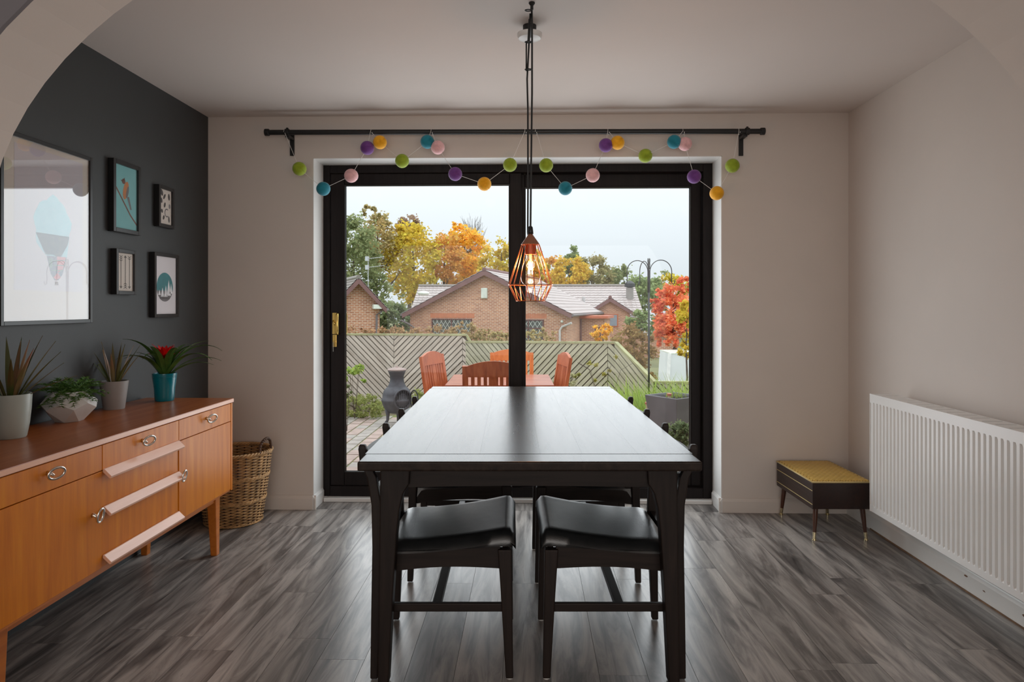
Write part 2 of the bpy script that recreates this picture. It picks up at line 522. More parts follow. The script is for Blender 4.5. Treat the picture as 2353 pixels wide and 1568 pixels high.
# chipped paint patches and loose quadrant bead on the right skirting
M_chip = mat('bare_wood_chip', lin(120, 90, 70), 0.8, var=0.3, scale=40)
for (yy, zz, a, b) in ((3.02, 0.068, 0.03, 0.010), (2.66, 0.052, 0.05, 0.016), (2.62, 0.06, 0.03, 0.012), (2.90, 0.05, 0.02, 0.006)):
    pts = []
    for k in range(9):
        t = 2 * PI * k / 9; q = 0.6 + 0.5 * RND.random()
        pts.append((XR - 0.0178, yy + a * q * math.cos(t) / 2, zz + b * q * math.sin(t) / 2))
    MB().prism(pts, (-0.0008, 0, 0)).build('paint_chip', M_chip, rs)
MB().box(XR - 0.0215, XR - 0.018, YF + 0.02, YB - 0.3, 0.0, 0.007).build('floor_bead', mat('worn_bead', lin(120, 92, 66), 0.7, var=0.3, scale=20), rs)

# ------------------------------------------------------------------ patio door
YD = 4.345
door = structure('door_1', ((DX0 + DX1) / 2, YD, 0.024))


def xw(px, Y=4.36): return onY(px, 705, Y).x


fz0, fz1 = 0.092, 2.093
gx0, gx1, gx2, gx3 = xw(792), xw(1171), xw(1206, 4.40), xw(1587, 4.40)
sx0, sx3 = DX0 + 0.046, DX1 - 0.062
mbf = MB().box(DX0 + 0.002, sx0, YD, YD + 0.085, 0.024, DZ1 - 0.003).box(sx3, DX1 - 0.002, YD, YD + 0.085, 0.024, DZ1 - 0.003)
mbf.box(sx0, sx3, YD, YD + 0.085, 0.024, fz0 - 0.002).box(sx0, sx3, YD, YD + 0.085, fz1 + 0.002, DZ1 - 0.003)
mbf.build('outer_frame', M_frame, door, bevel=0.004)


def sash(name, x0, x1, xg0, xg1, y0, y1, z0, z1, zg0, zg1):
    mb = MB().box(x0, xg0, y0, y1, z0, z1).box(xg1, x1, y0, y1, z0, z1).box(xg0, xg1, y0, y1, z0, zg0).box(xg0, xg1, y0, y1, zg1, z1)
    o = mb.build(name, M_frame, door, bevel=0.005)
    ym = (y0 + y1) / 2
    MB().box(xg0 - 0.004, xg1 + 0.004, ym - 0.003, ym + 0.003, zg0 - 0.004, zg1 + 0.004).build('glass_pane', M_glass, o)
    bd = MB()
    for q in (y0 + 0.006, y1 - 0.006):
        bd.box(xg0, xg0 + 0.006, q - 0.004, q + 0.004, zg0, zg1).box(xg1 - 0.006, xg1, q - 0.004, q + 0.004, zg0, zg1)
        bd.box(xg0 + 0.006, xg1 - 0.006, q - 0.004, q + 0.004, zg0, zg0 + 0.006).box(xg0 + 0.006, xg1 - 0.006, q - 0.004, q + 0.004, zg1 - 0.006, zg1)
    bd.build('glazing_bead', M_black, o)
    return o


s1 = sash('sliding_sash', sx0 + 0.002, gx1 + 0.075, gx0, gx1, YD + 0.006, YD + 0.040, fz0, fz1, 0.176, 2.022)
s2 = sash('fixed_sash', gx2 - 0.062, sx3 - 0.002, gx2, gx3, YD + 0.044, YD + 0.080, fz0, fz1, 0.170, 2.008)
# brass handle on the sliding sash
hx0 = xw(765); hx1 = xw(783)
hz = lambda y: onY(775, y, YD).z
MB().box(hx0, hx0 + 0.030, YD - 0.002, YD + 0.006, hz(768), hz(719)).build('handle_plate', M_brass, s1, bevel=0.003)
MB().box(hx0 + 0.001, hx0 + 0.029, YD - 0.002, YD + 0.006, hz(798), hz(769)).build('lock_plate', M_brass, s1, bevel=0.005)
hp = MB().tube([(hx1 - 0.010, YD + 0.004, hz(722)), (hx1 - 0.010, YD - 0.030, hz(723)), (hx1 - 0.008, YD - 0.038, hz(730)), (hx1 - 0.008, YD - 0.040, hz(745)), (hx1 - 0.008, YD - 0.038, hz(760)), (hx1 - 0.010, YD - 0.030, hz(767)), (hx1 - 0.010, YD + 0.004, hz(768))], 0.0085, 10)
hp.build('pull_handle', M_brass, s1, smooth=True)
MB().tube([(hx0 + 0.008, YD - 0.002, hz(737)), (hx0 + 0.012, YD - 0.016, hz(741)), (hx0 + 0.024, YD - 0.018, hz(747))], 0.005, 8).build('thumb_latch', M_brass, s1, smooth=True)
MB().lathe([(0.0, -0.004), (0.009, -0.004), (0.009, 0.004), (0.0, 0.004)], n=14).xf(Matrix.Translation((hx0 + 0.015, YD - 0.004, hz(786))) @ Matrix.Rotation(PI / 2, 4, 'X')).build('key_cylinder', M_brass, s1)
MB().tube([(hx0 + 0.010, YD - 0.006, hz(786)), (hx0 + 0.009, YD - 0.014, hz(790)), (hx0 + 0.010, YD - 0.012, hz(808))], 0.0022, 6).build('key', mat('worn_steel', (0.4, 0.39, 0.37), 0.35, metal=1), s1)
xe = onY(796, 745, YD + 0.085).x
MB().tube([(gx0 - 0.012, YD + 0.040, hz(721)), (xe, YD + 0.066, hz(720)), (xe, YD + 0.075, hz(726)), (xe, YD + 0.075, hz(765)), (xe, YD + 0.066, hz(770)), (gx0 - 0.012, YD + 0.040, hz(769))], 0.009, 10).build('exterior_handle', M_brass, s1, smooth=True)

# ------------------------------------------------------------------ curtain pole
PY = 4.06
pa, pb = onY(614, 304.5, PY), onY(1752, 302.0, PY)
cp = thing('curtain_pole', 'long black metal curtain pole fixed above the patio door', 'curtain pole', ((pa + pb) / 2))
MB().tube([pa, pb], 0.0155, 16).build('pole', M_black, cp, smooth=True, auto=40)
dpole = (pb - pa).normalized()
for e, s in ((pa, -1), (pb, 1)):
    MB().tube([e - dpole * s * 0.012, e + dpole * s * 0.014], 0.0215, 16).build('finial', M_black, cp, smooth=True, auto=40, bevel=0.003)
for px_, ring_px in ((671, 660), (1703, 1717)):
    b = onY(px_, 330, 4.14); pz = pa.z + (pb.z - pa.z) * ((b.x - pa.x) / (pb.x - pa.x))
    br = MB().box(b.x - 0.013, b.x + 0.013, 4.138, 4.15, onY(px_, 358, 4.14).z, pz + 0.012).box(b.x - 0.012, b.x + 0.012, PY - 0.004, 4.14, pz - 0.030, pz - 0.014)
    br.build('bracket', M_black, cp, bevel=0.002)
    rx_ = onY(ring_px, 304, PY).x; rz_ = pa.z + (pb.z - pa.z) * ((rx_ - pa.x) / (pb.x - pa.x))
    MB().tube([(rx_ - 0.012, PY, rz_), (rx_ + 0.012, PY, rz_)], 0.0215, 16).box(rx_ - 0.006, rx_ + 0.006, PY - 0.006, PY + 0.006, rz_ + 0.018, rz_ + 0.028).build('collar', M_black, cp, bevel=0.002)

# ------------------------------------------------------------------ garlands
BALLC = {'green': lin(150, 172, 32), 'teal': lin(18, 130, 150), 'pink': lin(238, 186, 188), 'purple': lin(112, 58, 138), 'yellow': lin(248, 176, 12)}
ballmesh = {}
for k, cc in BALLC.items():
    mb = MB(); n, m_ = 56, 14; vs_, fs_ = [], []
    for i in range(m_ + 1):
        p = PI * i / m_
        for j in range(n):
            a = 2 * PI * j / n
            rr = 0.0415 * (1.0 if j % 2 else 0.955) * (1 - 0.05 * abs(math.cos(p)) ** 6)
            if j == 0: rr *= 0.90
            vs_.append((rr * math.sin(p) * math.cos(a), rr * math.sin(p) * math.sin(a), rr * math.cos(p)))
    for i in range(m_):
        for j in range(n):
            fs_.append((i * n + j, (i + 1) * n + j, (i + 1) * n + (j + 1) % n, i * n + (j + 1) % n))
    mb.add(vs_, fs_)
    ballmesh[k] = mb.mesh('paper_ball', mat(k + '_tissue', cc, 0.75, var=0.10, scale=60, sheen=0.2, sss=0.1), True)
M_string = mat('white_string', (0.75, 0.73, 0.70), 0.8)
GY = 4.03


def garland(balls, hooks, label):
    """balls: (px, py, colour); hooks: {index before which the string goes over the pole: px}"""
    top = onY(hooks[0], 300, PY)
    g = thing('paper_ball_garland', label, 'garland', (top.x, GY, top.z), group=None)
    path = []

    def hook(px_):
        x_ = onY(px_, 303, PY).x; z_ = pa.z + (pb.z - pa.z) * ((x_ - pa.x) / (pb.x - pa.x))
        return [V((x_ - 0.003, PY - 0.0185, z_ - 0.002)), V((x_ - 0.001, PY - 0.008, z_ + 0.0175)), V((x_ + 0.001, PY + 0.008, z_ + 0.0175)), V((x_ + 0.003, PY + 0.0185, z_)), V((x_ + 0.004, PY + 0.006, z_ - 0.0185)), V((x_ + 0.005, PY - 0.0190, z_ - 0.006))]
    for i, (bx, by, cc) in enumerate(balls):
        if i in hooks: path += hook(hooks[i])
        p = onY(bx, by, GY)
        path.append(p)
        o = bpy.data.objects.new('paper_ball', ballmesh[cc]); COL.objects.link(o); o.parent = g
        o.location = p - V(g.location)
        o.rotation_euler = (PI / 2 + RND.uniform(-0.5, 0.5), RND.uniform(-0.9, 0.9), RND.uniform(-0.5, 0.5))
        o['label'] = cc + ' honeycomb paper ball'
    path += hook(hooks[len(balls)])
    MB().tube(path, 0.0013, 5).build('string', M_string, g)
    return g


garland([(688, 388, 'green'), (743, 434, 'teal'), (807, 404, 'pink'), (844, 340, 'purple'), (873, 327, 'yellow'), (924, 370, 'green'), (982, 326, 'teal'), (1006, 339, 'pink'), (1046, 400, 'purple'), (1113, 423, 'yellow'), (1172, 379, 'green')],
        {0: 655, 4: 854, 7: 992, 11: 1207}, 'left garland of coloured paper balls, hung on the pole over the sliding sash')
garland([(1255, 380, 'green'), (1299, 433, 'teal'), (1362, 403, 'pink'), (1392, 334, 'purple'), (1419, 328, 'yellow'), (1483, 358, 'green'), (1549, 326, 'teal'), (1574, 331, 'pink'), (1595, 406, 'purple'), (1647, 444, 'yellow'), (1683, 381, 'green')],
        {0: 1231, 4: 1397, 7: 1569, 11: 1697}, 'right garland of coloured paper balls, hung on the pole over the right pane')

# ------------------------------------------------------------------ pendant lamp
M_copper = mat('copper', (0.80, 0.33, 0.17), 0.28, metal=1.0, var=0.06, scale=20)
M_coppercap = mat('brushed_copper', (0.42, 0.20, 0.13), 0.38, metal=0.85, var=0.06, scale=20)
M_cord = mat('black_flex', (0.012, 0.012, 0.012), 0.55)
M_white = mat('white_plastic', (0.74, 0.72, 0.70), 0.35, var=0.02)
hook_p = onZ(1222, 6, ZC)
LX, LY_ = hook_p.x, hook_p.y
LD = 2.60
lampc = at(1219, 640, LD); LX, LY_ = lampc.x, lampc.y
pl = thing('pendant_lamp', 'copper wire cage pendant lamp with a lit bulb, hanging over the table', 'lamp', (LX, LY_, ZC))
zz = lambda y: at(1219, y, LD).z
rr = lambda w: w * LD / FPX
MB().lathe([(0.0, -0.03), (0.006, -0.028), (0.006, -0.012), (0.012, -0.004), (0.012, 0.0)], (hook_p.x, hook_p.y, ZC), 12).ring((hook_p.x, hook_p.y, ZC - 0.038), 0.010, 0.0035, 'x', 16, 6).build('ceiling_hook', M_black, pl)
rose = onZ(1217, 84, ZC - 0.045)
MB().lathe([(0.0, -0.060), (0.030, -0.059), (0.046, -0.054), (0.052, -0.044), (0.052, -0.034), (0.0, -0.034)], (rose.x, rose.y, ZC), 36).build('ceiling_rose', M_white, pl, smooth=True, auto=40)
MB().lathe([(0.028, -0.034), (0.028, 0.0)], (rose.x, rose.y, ZC), 24).build('rose_stem', M_black, pl)
toph = V((hook_p.x, hook_p.y, ZC - 0.044))
cap_top = V((LX, LY_, zz(530)))
MB().tube([(rose.x + 0.004, rose.y - 0.03, ZC - 0.058), (rose.x + 0.004, rose.y - 0.12, ZC - 0.075), ((rose.x + hook_p.x) / 2, (rose.y + hook_p.y) / 2, ZC - 0.085), toph + V((0, 0.05, -0.02)), toph + V((0, 0, 0.012)), toph + V((0.001, -0.006, -0.03)), toph + V((0.001, -0.004, -0.3)), (LX + 0.002, LY_, zz(400)), cap_top + V((0, 0, 0.005)), cap_top], 0.0036, 8).build('cord', M_cord, pl, smooth=True)
b0 = toph + V((-0.006, -0.004, 0.0))
MB().tube([b0, b0 + V((-0.004, 0.0, -0.10)), b0 + V((-0.012, 0.001, -0.25)), (LX - 0.010, LY_, zz(250)), (LX - 0.0095, LY_ + 0.004, zz(420)), (LX - 0.0105, LY_ + 0.012, zz(535)), (LX - 0.007, LY_ + 0.014, zz(545)), (LX - 0.004, LY_ + 0.012, zz(538))], 0.0034, 8).build('slack_cord', M_cord, pl, smooth=True)
zt = at(1213, 163, LD).z
MB().tube([toph + V((-0.010, -0.002, -0.02)), toph + V((-0.014, 0, -0.10)), (LX - 0.016, LY_, (zt + ZC) / 2 - 0.03), (LX - 0.016, LY_, zt)], 0.0028, 8).build('cord_tail', M_cord, pl, smooth=True)
for yy in (24, 97, 160):
    q = at(1216 - yy * 0.012, yy, LD)
    MB().ring((LX - 0.008, LY_ - 0.001, q.z), 0.0125, 0.0022, 'z', 16, 6, ry=0.0075).build('cable_tie', M_black, pl)
MB().lathe([(0.0115, 0), (0.0105, 0.012), (0.0085, 0.026), (0.005, 0.030), (0.0, 0.030)], (LX, LY_, zz(538)), 16).build('cord_grip', M_black, pl, smooth=True)
capm = MB().lathe([(0.0085, zz(538)), (0.0095, zz(540)), (rr(21), zz(561)), (rr(21.5), zz(563)), (rr(19), zz(563)), (0.008, zz(541))], (LX, LY_, 0), 28, cap0=False, cap1=False)
capm.build('cap', M_coppercap, pl, smooth=True, auto=50)
MB().lathe([(0.0, zz(560)), (rr(13), zz(561)), (rr(13.5), zz(572)), (rr(12.5), zz(585)), (0.0, zz(586))][::-1], (LX, LY_, 0), 24).build('bulb_holder', mat('dark_copper', (0.25, 0.07, 0.035), 0.4, metal=0.6), pl, smooth=True, auto=50)
bulbprof = [(rr(9), zz(585)), (rr(10), zz(592)), (rr(13), zz(600)), (rr(18), zz(612)), (rr(22), zz(626)), (rr(23), zz(637)), (rr(20.5), zz(648)), (rr(14), zz(656)), (rr(6), zz(660)), (0.0005, zz(661))]
bulb = MB().lathe(bulbprof[::-1], (LX, LY_, 0), 28, cap1=False).build('bulb', glassmat('amber_bulb_glass', (0.96, 0.80, 0.64), 1.5), pl, smooth=True)
M_fil = emit('filament_glow', (1.0, 0.62, 0.22), 60)
fm = MB()
for k in range(5):
    a = 2 * PI * k / 5 + 0.3
    fm.tube([(LX + 0.006 * math.cos(a), LY_ + 0.006 * math.sin(a), zz(604)), (LX + 0.009 * math.cos(a + 0.4), LY_ + 0.009 * math.sin(a + 0.4), zz(630))], 0.0016, 6)
fm.build('filament', M_fil, bulb)
MB().tube([(LX, LY_, zz(586)), (LX, LY_, zz(603))], [0.005, 0.002], 10).build('filament_stem', mat('clear_stem', (0.7, 0.65, 0.55), 0.2), bulb)
bo = bpy.data.objects.new('bulb_light', bulb_l); COL.objects.link(bo); bo.location = (LX, LY_, zz(618))
NW = 18
rt, rw, rb = rr(20.5), rr(50.5), rr(33)
zt_, zw_, zb_ = zz(562), zz(655), zz(692)
pt = lambda r, z, k, n, off=0.0: V((LX + r * math.cos(2 * PI * (k + off) / n), LY_ + r * math.sin(2 * PI * (k + off) / n), z))
wr = 0.0012
for k in range(NW):
    MB().tube([pt(rt, zt_, k, NW), pt(rw, zw_, k, NW)], wr, 6).build('cage_wire', M_copper, pl)
    MB().tube([pt(rw, zw_, k, NW), pt(rb, zb_, k, NW, 0.5)], wr, 6).tube([pt(rw, zw_, k, NW), pt(rb, zb_, k, NW, -0.5)], wr, 6).build('cage_wire', M_copper, pl)
MB().tube([pt(rw, zw_, k, NW) for k in range(NW + 1)], 0.0017, 6).build('cage_ring', M_copper, pl)
MB().tube([pt(rb, zb_, k, NW, 0.5) for k in range(NW + 1)], 0.0017, 6).build('cage_ring', M_copper, pl)
MB().tube([pt(rt, zt_, k, NW) for k in range(NW + 1)], 0.0017, 6).build('cage_ring', M_copper, pl)

# ------------------------------------------------------------------ dining table and chairs (parallel to the camera axis)
M_table = wood('espresso_table_wood', [(0.010, 0.007, 0.006), (0.022, 0.015, 0.012), (0.034, 0.024, 0.019)], 'y', 2.5, 12, 0.27, bump=0.0, rvar=0.02, spec=0.14)
M_espz = wood('espresso_wood_upright', [(0.008, 0.0045, 0.0035), (0.020, 0.012, 0.009)], 'z', 4, 14, 0.5, bump=0.08, spec=0.22)
M_espx = wood('espresso_wood_rail', [(0.008, 0.0045, 0.0035), (0.020, 0.012, 0.009)], 'x', 4, 14, 0.5, bump=0.08, spec=0.22)
M_espy = wood('espresso_wood_crossrail', [(0.008, 0.0045, 0.0035), (0.020, 0.012, 0.009)], 'y', 4, 14, 0.5, bump=0.08, spec=0.22)
M_leather = mat('black_leather', (0.010, 0.011, 0.012), 0.34, var=0.2, scale=30, bump=0.2, bscale=260, rvar=0.05, spec=0.9)
M_felt = mat('pale_glide', (0.45, 0.44, 0.42), 0.6)
TX0, TX1, TD0, TD1, TZ = -0.474, 0.583, 2.088, 4.065, 0.765
tc_ = camxy((TX0 + TX1) / 2, (TD0 + TD1) / 2)
tab = thing('dining_table', 'long dark espresso wooden dining table with a satin top, under the pendant', 'table', tc_, TH)
hw, hl = (TX1 - TX0) / 2, (TD1 - TD0) / 2
eb = 0.115; tt = 0.030; gp = 0.00012
for s in (-1, 1):
    y0, y1 = (-hl, -hl + eb) if s < 0 else (hl - eb, hl)
    MB().box(-hw, hw, y0 + (gp if s > 0 else 0), y1 - (gp if s < 0 else 0), TZ - tt, TZ).build('end_board', M_table, tab, bevel=0.006, seg=3, world=False)
edges = [-hw, -hw + 0.19, -hw + 0.37, -hw + 0.565, -hw + 0.70, -hw + 0.88, hw]
for i in range(6):
    MB().box(edges[i] + gp, edges[i + 1] - gp, -hl + eb + gp, hl - eb - gp, TZ - tt, TZ).build('board', M_table, tab, world=False)
az0, az1 = 0.645, TZ - tt
lx, ly = hw - 0.058, hl - 0.155
for s in (-1, 1):
    # arched lower edge on the short aprons
    pts = [(-lx, s * ly, az1), (-lx, s * ly, az0 - 0.0)]
    for k in range(1, 12):
        u = k / 12; pts.append((-lx + 2 * lx * u, s * ly, az0 + 0.006 * math.sin(PI * u)))
    pts += [(lx, s * ly, az0), (lx, s * ly, az1)]
    MB().prism(pts, (0, 0.022 * -s, 0)).build('apron', M_espx, tab, world=False)
    MB().box(s * lx - 0.011, s * lx + 0.011, -ly + 0.03, ly - 0.03, az0, az1).build('apron', M_espy, tab, world=False)
for sx in (-1, 1):
    for sy in (-1, 1):
        # leg tapers on its inner side; shoulder flares into the apron
        pr = []
        for (z, wi) in ((0.004, 0.034), (0.30, 0.046), (0.50, 0.056), (0.58, 0.064), (0.63, 0.076), (0.66, 0.094), (az1, 0.098)):
            pr.append((z, wi))
        ox = sx * (lx + 0.014)
        vs_ = []
        for z, wi in pr:
            ix = ox - sx * wi
            splay = (0.70 - z) * 0.012 * sx
            d = 0.026
            for (xx, yy) in ((ox + splay, -d), (ox + splay, d), (ix + splay, d), (ix + splay, -d)):
                vs_.append((xx, sy * (ly + 0.004) + yy - sy * 0.012, z))
        fs_ = [(3, 2, 1, 0)]
        for i in range(len(pr) - 1):
            for k in range(4): fs_.append((i * 4 + k, i * 4 + (k + 1) % 4, (i + 1) * 4 + (k + 1) % 4, (i + 1) * 4 + k))
        n4 = (len(pr) - 1) * 4; fs_.append((n4, n4 + 1, n4 + 2, n4 + 3))
        if sx < 0: fs_ = [tuple(reversed(f)) for f in fs_]
        lg = MB().add(vs_, fs_).build('leg', M_espz, tab, bevel=0.004, world=False)
        q = [v for v in vs_[:4]]
        xs = [v[0] for v in q]; ys = [v[1] for v in q]
        MB().box(min(xs) + 0.005, max(xs) - 0.005, min(ys) + 0.006, max(ys) - 0.006, 0.0005, 0.0045).build('foot_pad', M_felt, lg, world=False)


def make_chair():
    t = thing('dining_chair', 'x', 'chair')
    HW = 0.208
    # seat cushion: saddle surface, closed
    nx, ny = 22, 22
    vs_, fs_ = [], []

    def top(u, w):
        x = -0.205 + 0.44 * u
        y = (w - 0.5) * 0.475
        # plan: a little narrower at the rear
        y *= 0.93 + 0.07 * u
        ex = min(u, 1 - u); ey = min(w, 1 - w)
        fall = lambda e, k: 0.0 if e > k else (1 - math.sqrt(max(0, 1 - ((k - e) / k) ** 2)))
        z = 0.452 + 0.045 * u ** 1.6 - 0.006 * math.sin(PI * u) + 0.012 * math.sin(PI * w) * (1 - 0.6 * u) + 0.010 * (abs(w - 0.5) * 2) ** 2 * u
        z -= 0.034 * fall(ex, 0.10) + 0.034 * fall(ey, 0.10)
        return (x, y, z)
    for i in range(nx + 1):
        for j in range(ny + 1): vs_.append(top(i / nx, j / ny))
    for i in range(nx):
        for j in range(ny):
            a = i * (ny + 1) + j
            fs_.append((a, a + ny + 1, a + ny + 2, a + 1))
    n0 = len(vs_)
    rim = [(i, 0) for i in range(nx + 1)] + [(nx, j) for j in range(1, ny + 1)] + [(i, ny) for i in range(nx - 1, -1, -1)] + [(0, j) for j in range(ny - 1, 0, -1)]
    for (i, j) in rim:
        x, y, z = vs_[i * (ny + 1) + j]; vs_.append((x * 0.985, y * 0.985, 0.424 + 0.026 * (i / nx) ** 1.5))
    m_ = len(rim)
    for k in range(m_):
        a = rim[k][0] * (ny + 1) + rim[k][1]; k2 = (k + 1) % m_; b = rim[k2][0] * (ny + 1) + rim[k2][1]
        fs_.append((b, a, n0 + k, n0 + k2))
    fs_.append(tuple(n0 + k for k in range(m_)))
    MB().add(vs_, fs_).build('seat', M_leather, t, smooth=True, world=False, auto=55, label='black leather seat pad')

    def taper(path, name, m):
        vs2, fs2 = [], []
        for (x, y, z, wx, wy) in path:
            vs2 += [(x - wx, y - wy, z), (x + wx, y - wy, z), (x + wx, y + wy, z), (x - wx, y + wy, z)]
        fs2.append((3, 2, 1, 0))
        for i in range(len(path) - 1):
            for k in range(4): fs2.append((i * 4 + k, i * 4 + (k + 1) % 4, (i + 1) * 4 + (k + 1) % 4, (i + 1) * 4 + k))
        n4 = (len(path) - 1) * 4; fs2.append((n4, n4 + 1, n4 + 2, n4 + 3))
        return MB().add(vs2, fs2).build(name, m, t, bevel=0.004, world=False)
    for s in (-1, 1):
        lg = taper([(0.214, s * 0.212, 0.004, 0.0125, 0.0125), (0.203, s * 0.210, 0.30, 0.019, 0.016), (0.198, s * 0.208, 0.432, 0.023, 0.017)], 'leg', M_espz)
        MB().lathe([(0.011, 0.0005), (0.011, 0.0045)], (0.214, s * 0.212, 0), 10).build('glide', M_felt, lg, world=False)
        taper([(-0.236, s * 0.214, 0.004, 0.0125, 0.013), (-0.230, s * 0.212, 0.20, 0.016, 0.015), (-0.224, s * 0.210, 0.44, 0.018, 0.016), (-0.228, s * 0.210, 0.58, 0.017, 0.015),
               (-0.244, s * 0.210, 0.67, 0.0155, 0.014), (-0.270, s * 0.210, 0.725, 0.0145, 0.013), (-0.276, s * 0.210, 0.765, 0.0135, 0.012), (-0.277, s * 0.210, 0.780, 0.010, 0.010)], 'back_post', M_espz)
        pts = [(-0.208, s * 0.212, 0.432), (-0.208, s * 0.212, 0.352)]
        for k in range(1, 10):
            u = k / 10; pts.append((-0.208 + 0.39 * u, s * 0.212, 0.352 + 0.014 * u + 0.012 * math.sin(PI * u)))
        pts += [(0.182, s * 0.212, 0.366), (0.182, s * 0.212, 0.444)]
        MB().prism(pts, (0, -0.020 * s, 0)).build('seat_rail', M_espx, t, world=False)
        MB().box(-0.214, 0.192, s * 0.206 - 0.009, s * 0.206 + 0.009, 0.222, 0.250).build('side_stretcher', M_espx, t, bevel=0.003, world=False)
    MB().box(0.190, 0.210, -0.19, 0.19, 0.365, 0.440).build('front_rail', M_espy, t, world=False)
    MB().box(-0.232, -0.214, -0.19, 0.19, 0.360, 0.436).build('rear_rail', M_espy, t, world=False)
    MB().box(-0.046, -0.016, -0.197, 0.197, 0.224, 0.248).build('cross_stretcher', M_espy, t, bevel=0.003, world=False)
    for (z0, z1, xo) in ((0.655, 0.735, -0.256), (0.555, 0.590, -0.230)):
        pts = []
        K = 12
        for k in range(K + 1):
            u = k / K; y = -0.198 + 0.396 * u; pts.append((xo - 0.030 * math.sin(PI * u), y))
        vs3, fs3 = [], []
        for (x, y) in pts:
            vs3 += [(x - 0.009 + 0.010, y, z0), (x + 0.009 + 0.010, y, z0), (x + 0.009 - 0.006, y, z1), (x - 0.009 - 0.006, y, z1)]
        for i in range(K):
            for k in range(4): fs3.append((i * 4 + k, (i + 1) * 4 + k, (i + 1) * 4 + (k + 1) % 4, i * 4 + (k + 1) % 4))
        fs3 += [(0, 1, 2, 3), tuple(K * 4 + k for k in (3, 2, 1, 0))]
        MB().add(vs3, fs3).build('back_rail', M_espy, t, smooth=False, world=False)
    return t


ch = make_chair()
spots = [(-0.222, 2.490, 0, 'dark dining chair with black seat at the near left of the table'),
         (0.329, 2.490, PI, 'dark dining chair with black seat at the near right of the table'),
         (-0.222, 3.290, 0, 'dark dining chair at the left side of the table, nearest the patio door'),
         (0.329, 3.275, PI, 'dark dining chair at the right side of the table, nearest the patio door')]
for i, (xc, D, rz, lab) in enumerate(spots):
    p = camxy(xc, D)
    if i == 0:
        ch.location = p; ch.rotation_euler = (0, 0, TH + rz); ch['label'] = lab; ch['group'] = 'chairs round the dining table'
    else:
        dup(ch, p, TH + rz, lab, 'chairs round the dining table')

# ------------------------------------------------------------------ radiator
M_rad = mat('white_radiator_enamel', (0.80, 0.79, 0.77), 0.28, var=0.015, scale=4)
M_slot = mat('grille_shadow_gap', (0.10, 0.085, 0.075), 0.7)
RX = 1.745                                   # front face
RY1 = onX(1999, 903, RX).y; RY0 = RY1 - 1.60
RZ0, RZ1 = 0.193, 0.795
rad = thing('radiator', 'long white ribbed panel radiator on the right wall', 'radiator', (RX + 0.06, (RY0 + RY1) / 2, RZ0))
prof = []                                     # (y, x) corrugation seen from above
pitch = 0.0323
nrib = int((RY1 - RY0 - 0.03) / pitch)
yst = RY1 - 0.016
prof.append((RY1, RX + 0.004))
for k in range(nrib):
    y = yst - k * pitch
    prof += [(y, RX), (y - 0.0155, RX), (y - 0.0200, RX + 0.0105), (y - 0.0278, RX + 0.0105)]
prof.append((RY0, RX))
vs_, fs_ = [], []
zlev = [(RZ0 + 0.004, 0.0, 1), (RZ0 + 0.030, 0.0, 0), (RZ0 + 0.040, 1.0, 0), (RZ1 - 0.052, 1.0, 0), (RZ1 - 0.042, 0.0, 0), (RZ1 - 0.004, 0.0, 1)]
for (z, am, _) in zlev:
    for (y, xx) in prof: vs_.append((RX + (xx - RX) * am, y, z))
n = len(prof)
for i in range(len(zlev) - 1):
    for k in range(n - 1): fs_.append((i * n + k + 1, i * n + k, (i + 1) * n + k, (i + 1) * n + k + 1))
MB().add(vs_, fs_).box(RX + 0.0106, RX + 0.022, RY0, RY1, RZ0 + 0.004, RZ1 - 0.004).build('front_panel', M_rad, rad)
MB().box(RX + 0.085, RX + 0.100, RY0, RY1, RZ0 + 0.004, RZ1 - 0.006).build('rear_panel', M_rad, rad)
MB().box(RX - 0.001, RX + 0.104, RY1, RY1 + 0.0025, RZ0, RZ1).build('side_panel', M_rad, rad, bevel=0.001)
MB().box(RX - 0.001, RX + 0.104, RY0 - 0.0025, RY0, RZ0, RZ1).build('side_panel', M_rad, rad, bevel=0.001)
mb = MB().box(RX - 0.001, RX + 0.014, RY0, RY1, RZ1 - 0.006, RZ1).box(RX + 0.094, RX + 0.104, RY0, RY1, RZ1 - 0.006, RZ1)
y = RY1 - 0.012
gap = 0.010
mb.box(RX + 0.014, RX + 0.094, y, RY1, RZ1 - 0.006, RZ1)
while y - 0.085 > RY0:
    mb.box(RX + 0.014, RX + 0.094, y - 0.075, y - gap, RZ1 - 0.006, RZ1); y -= 0.075
mb.box(RX + 0.014, RX + 0.094, RY0, y - gap, RZ1 - 0.006, RZ1)
mb.build('top_grille', M_rad, rad)
mb = MB()
for k in range(int((RY1 - RY0) / 0.0323)):
    yy = RY1 - 0.02 - k * 0.0323
    mb.box(RX + 0.024, RX + 0.083, yy - 0.012, yy, RZ0 + 0.05, RZ1 - 0.03)
mb.build('convector_fins', M_rad, rad)
for yy in (RY1 - 0.22, RY0 + 0.22):
    MB().box(RX + 0.098, XR - 0.002, yy - 0.02, yy + 0.02, RZ0 + 0.1, RZ1 - 0.1).build('wall_bracket', M_rad, rad)

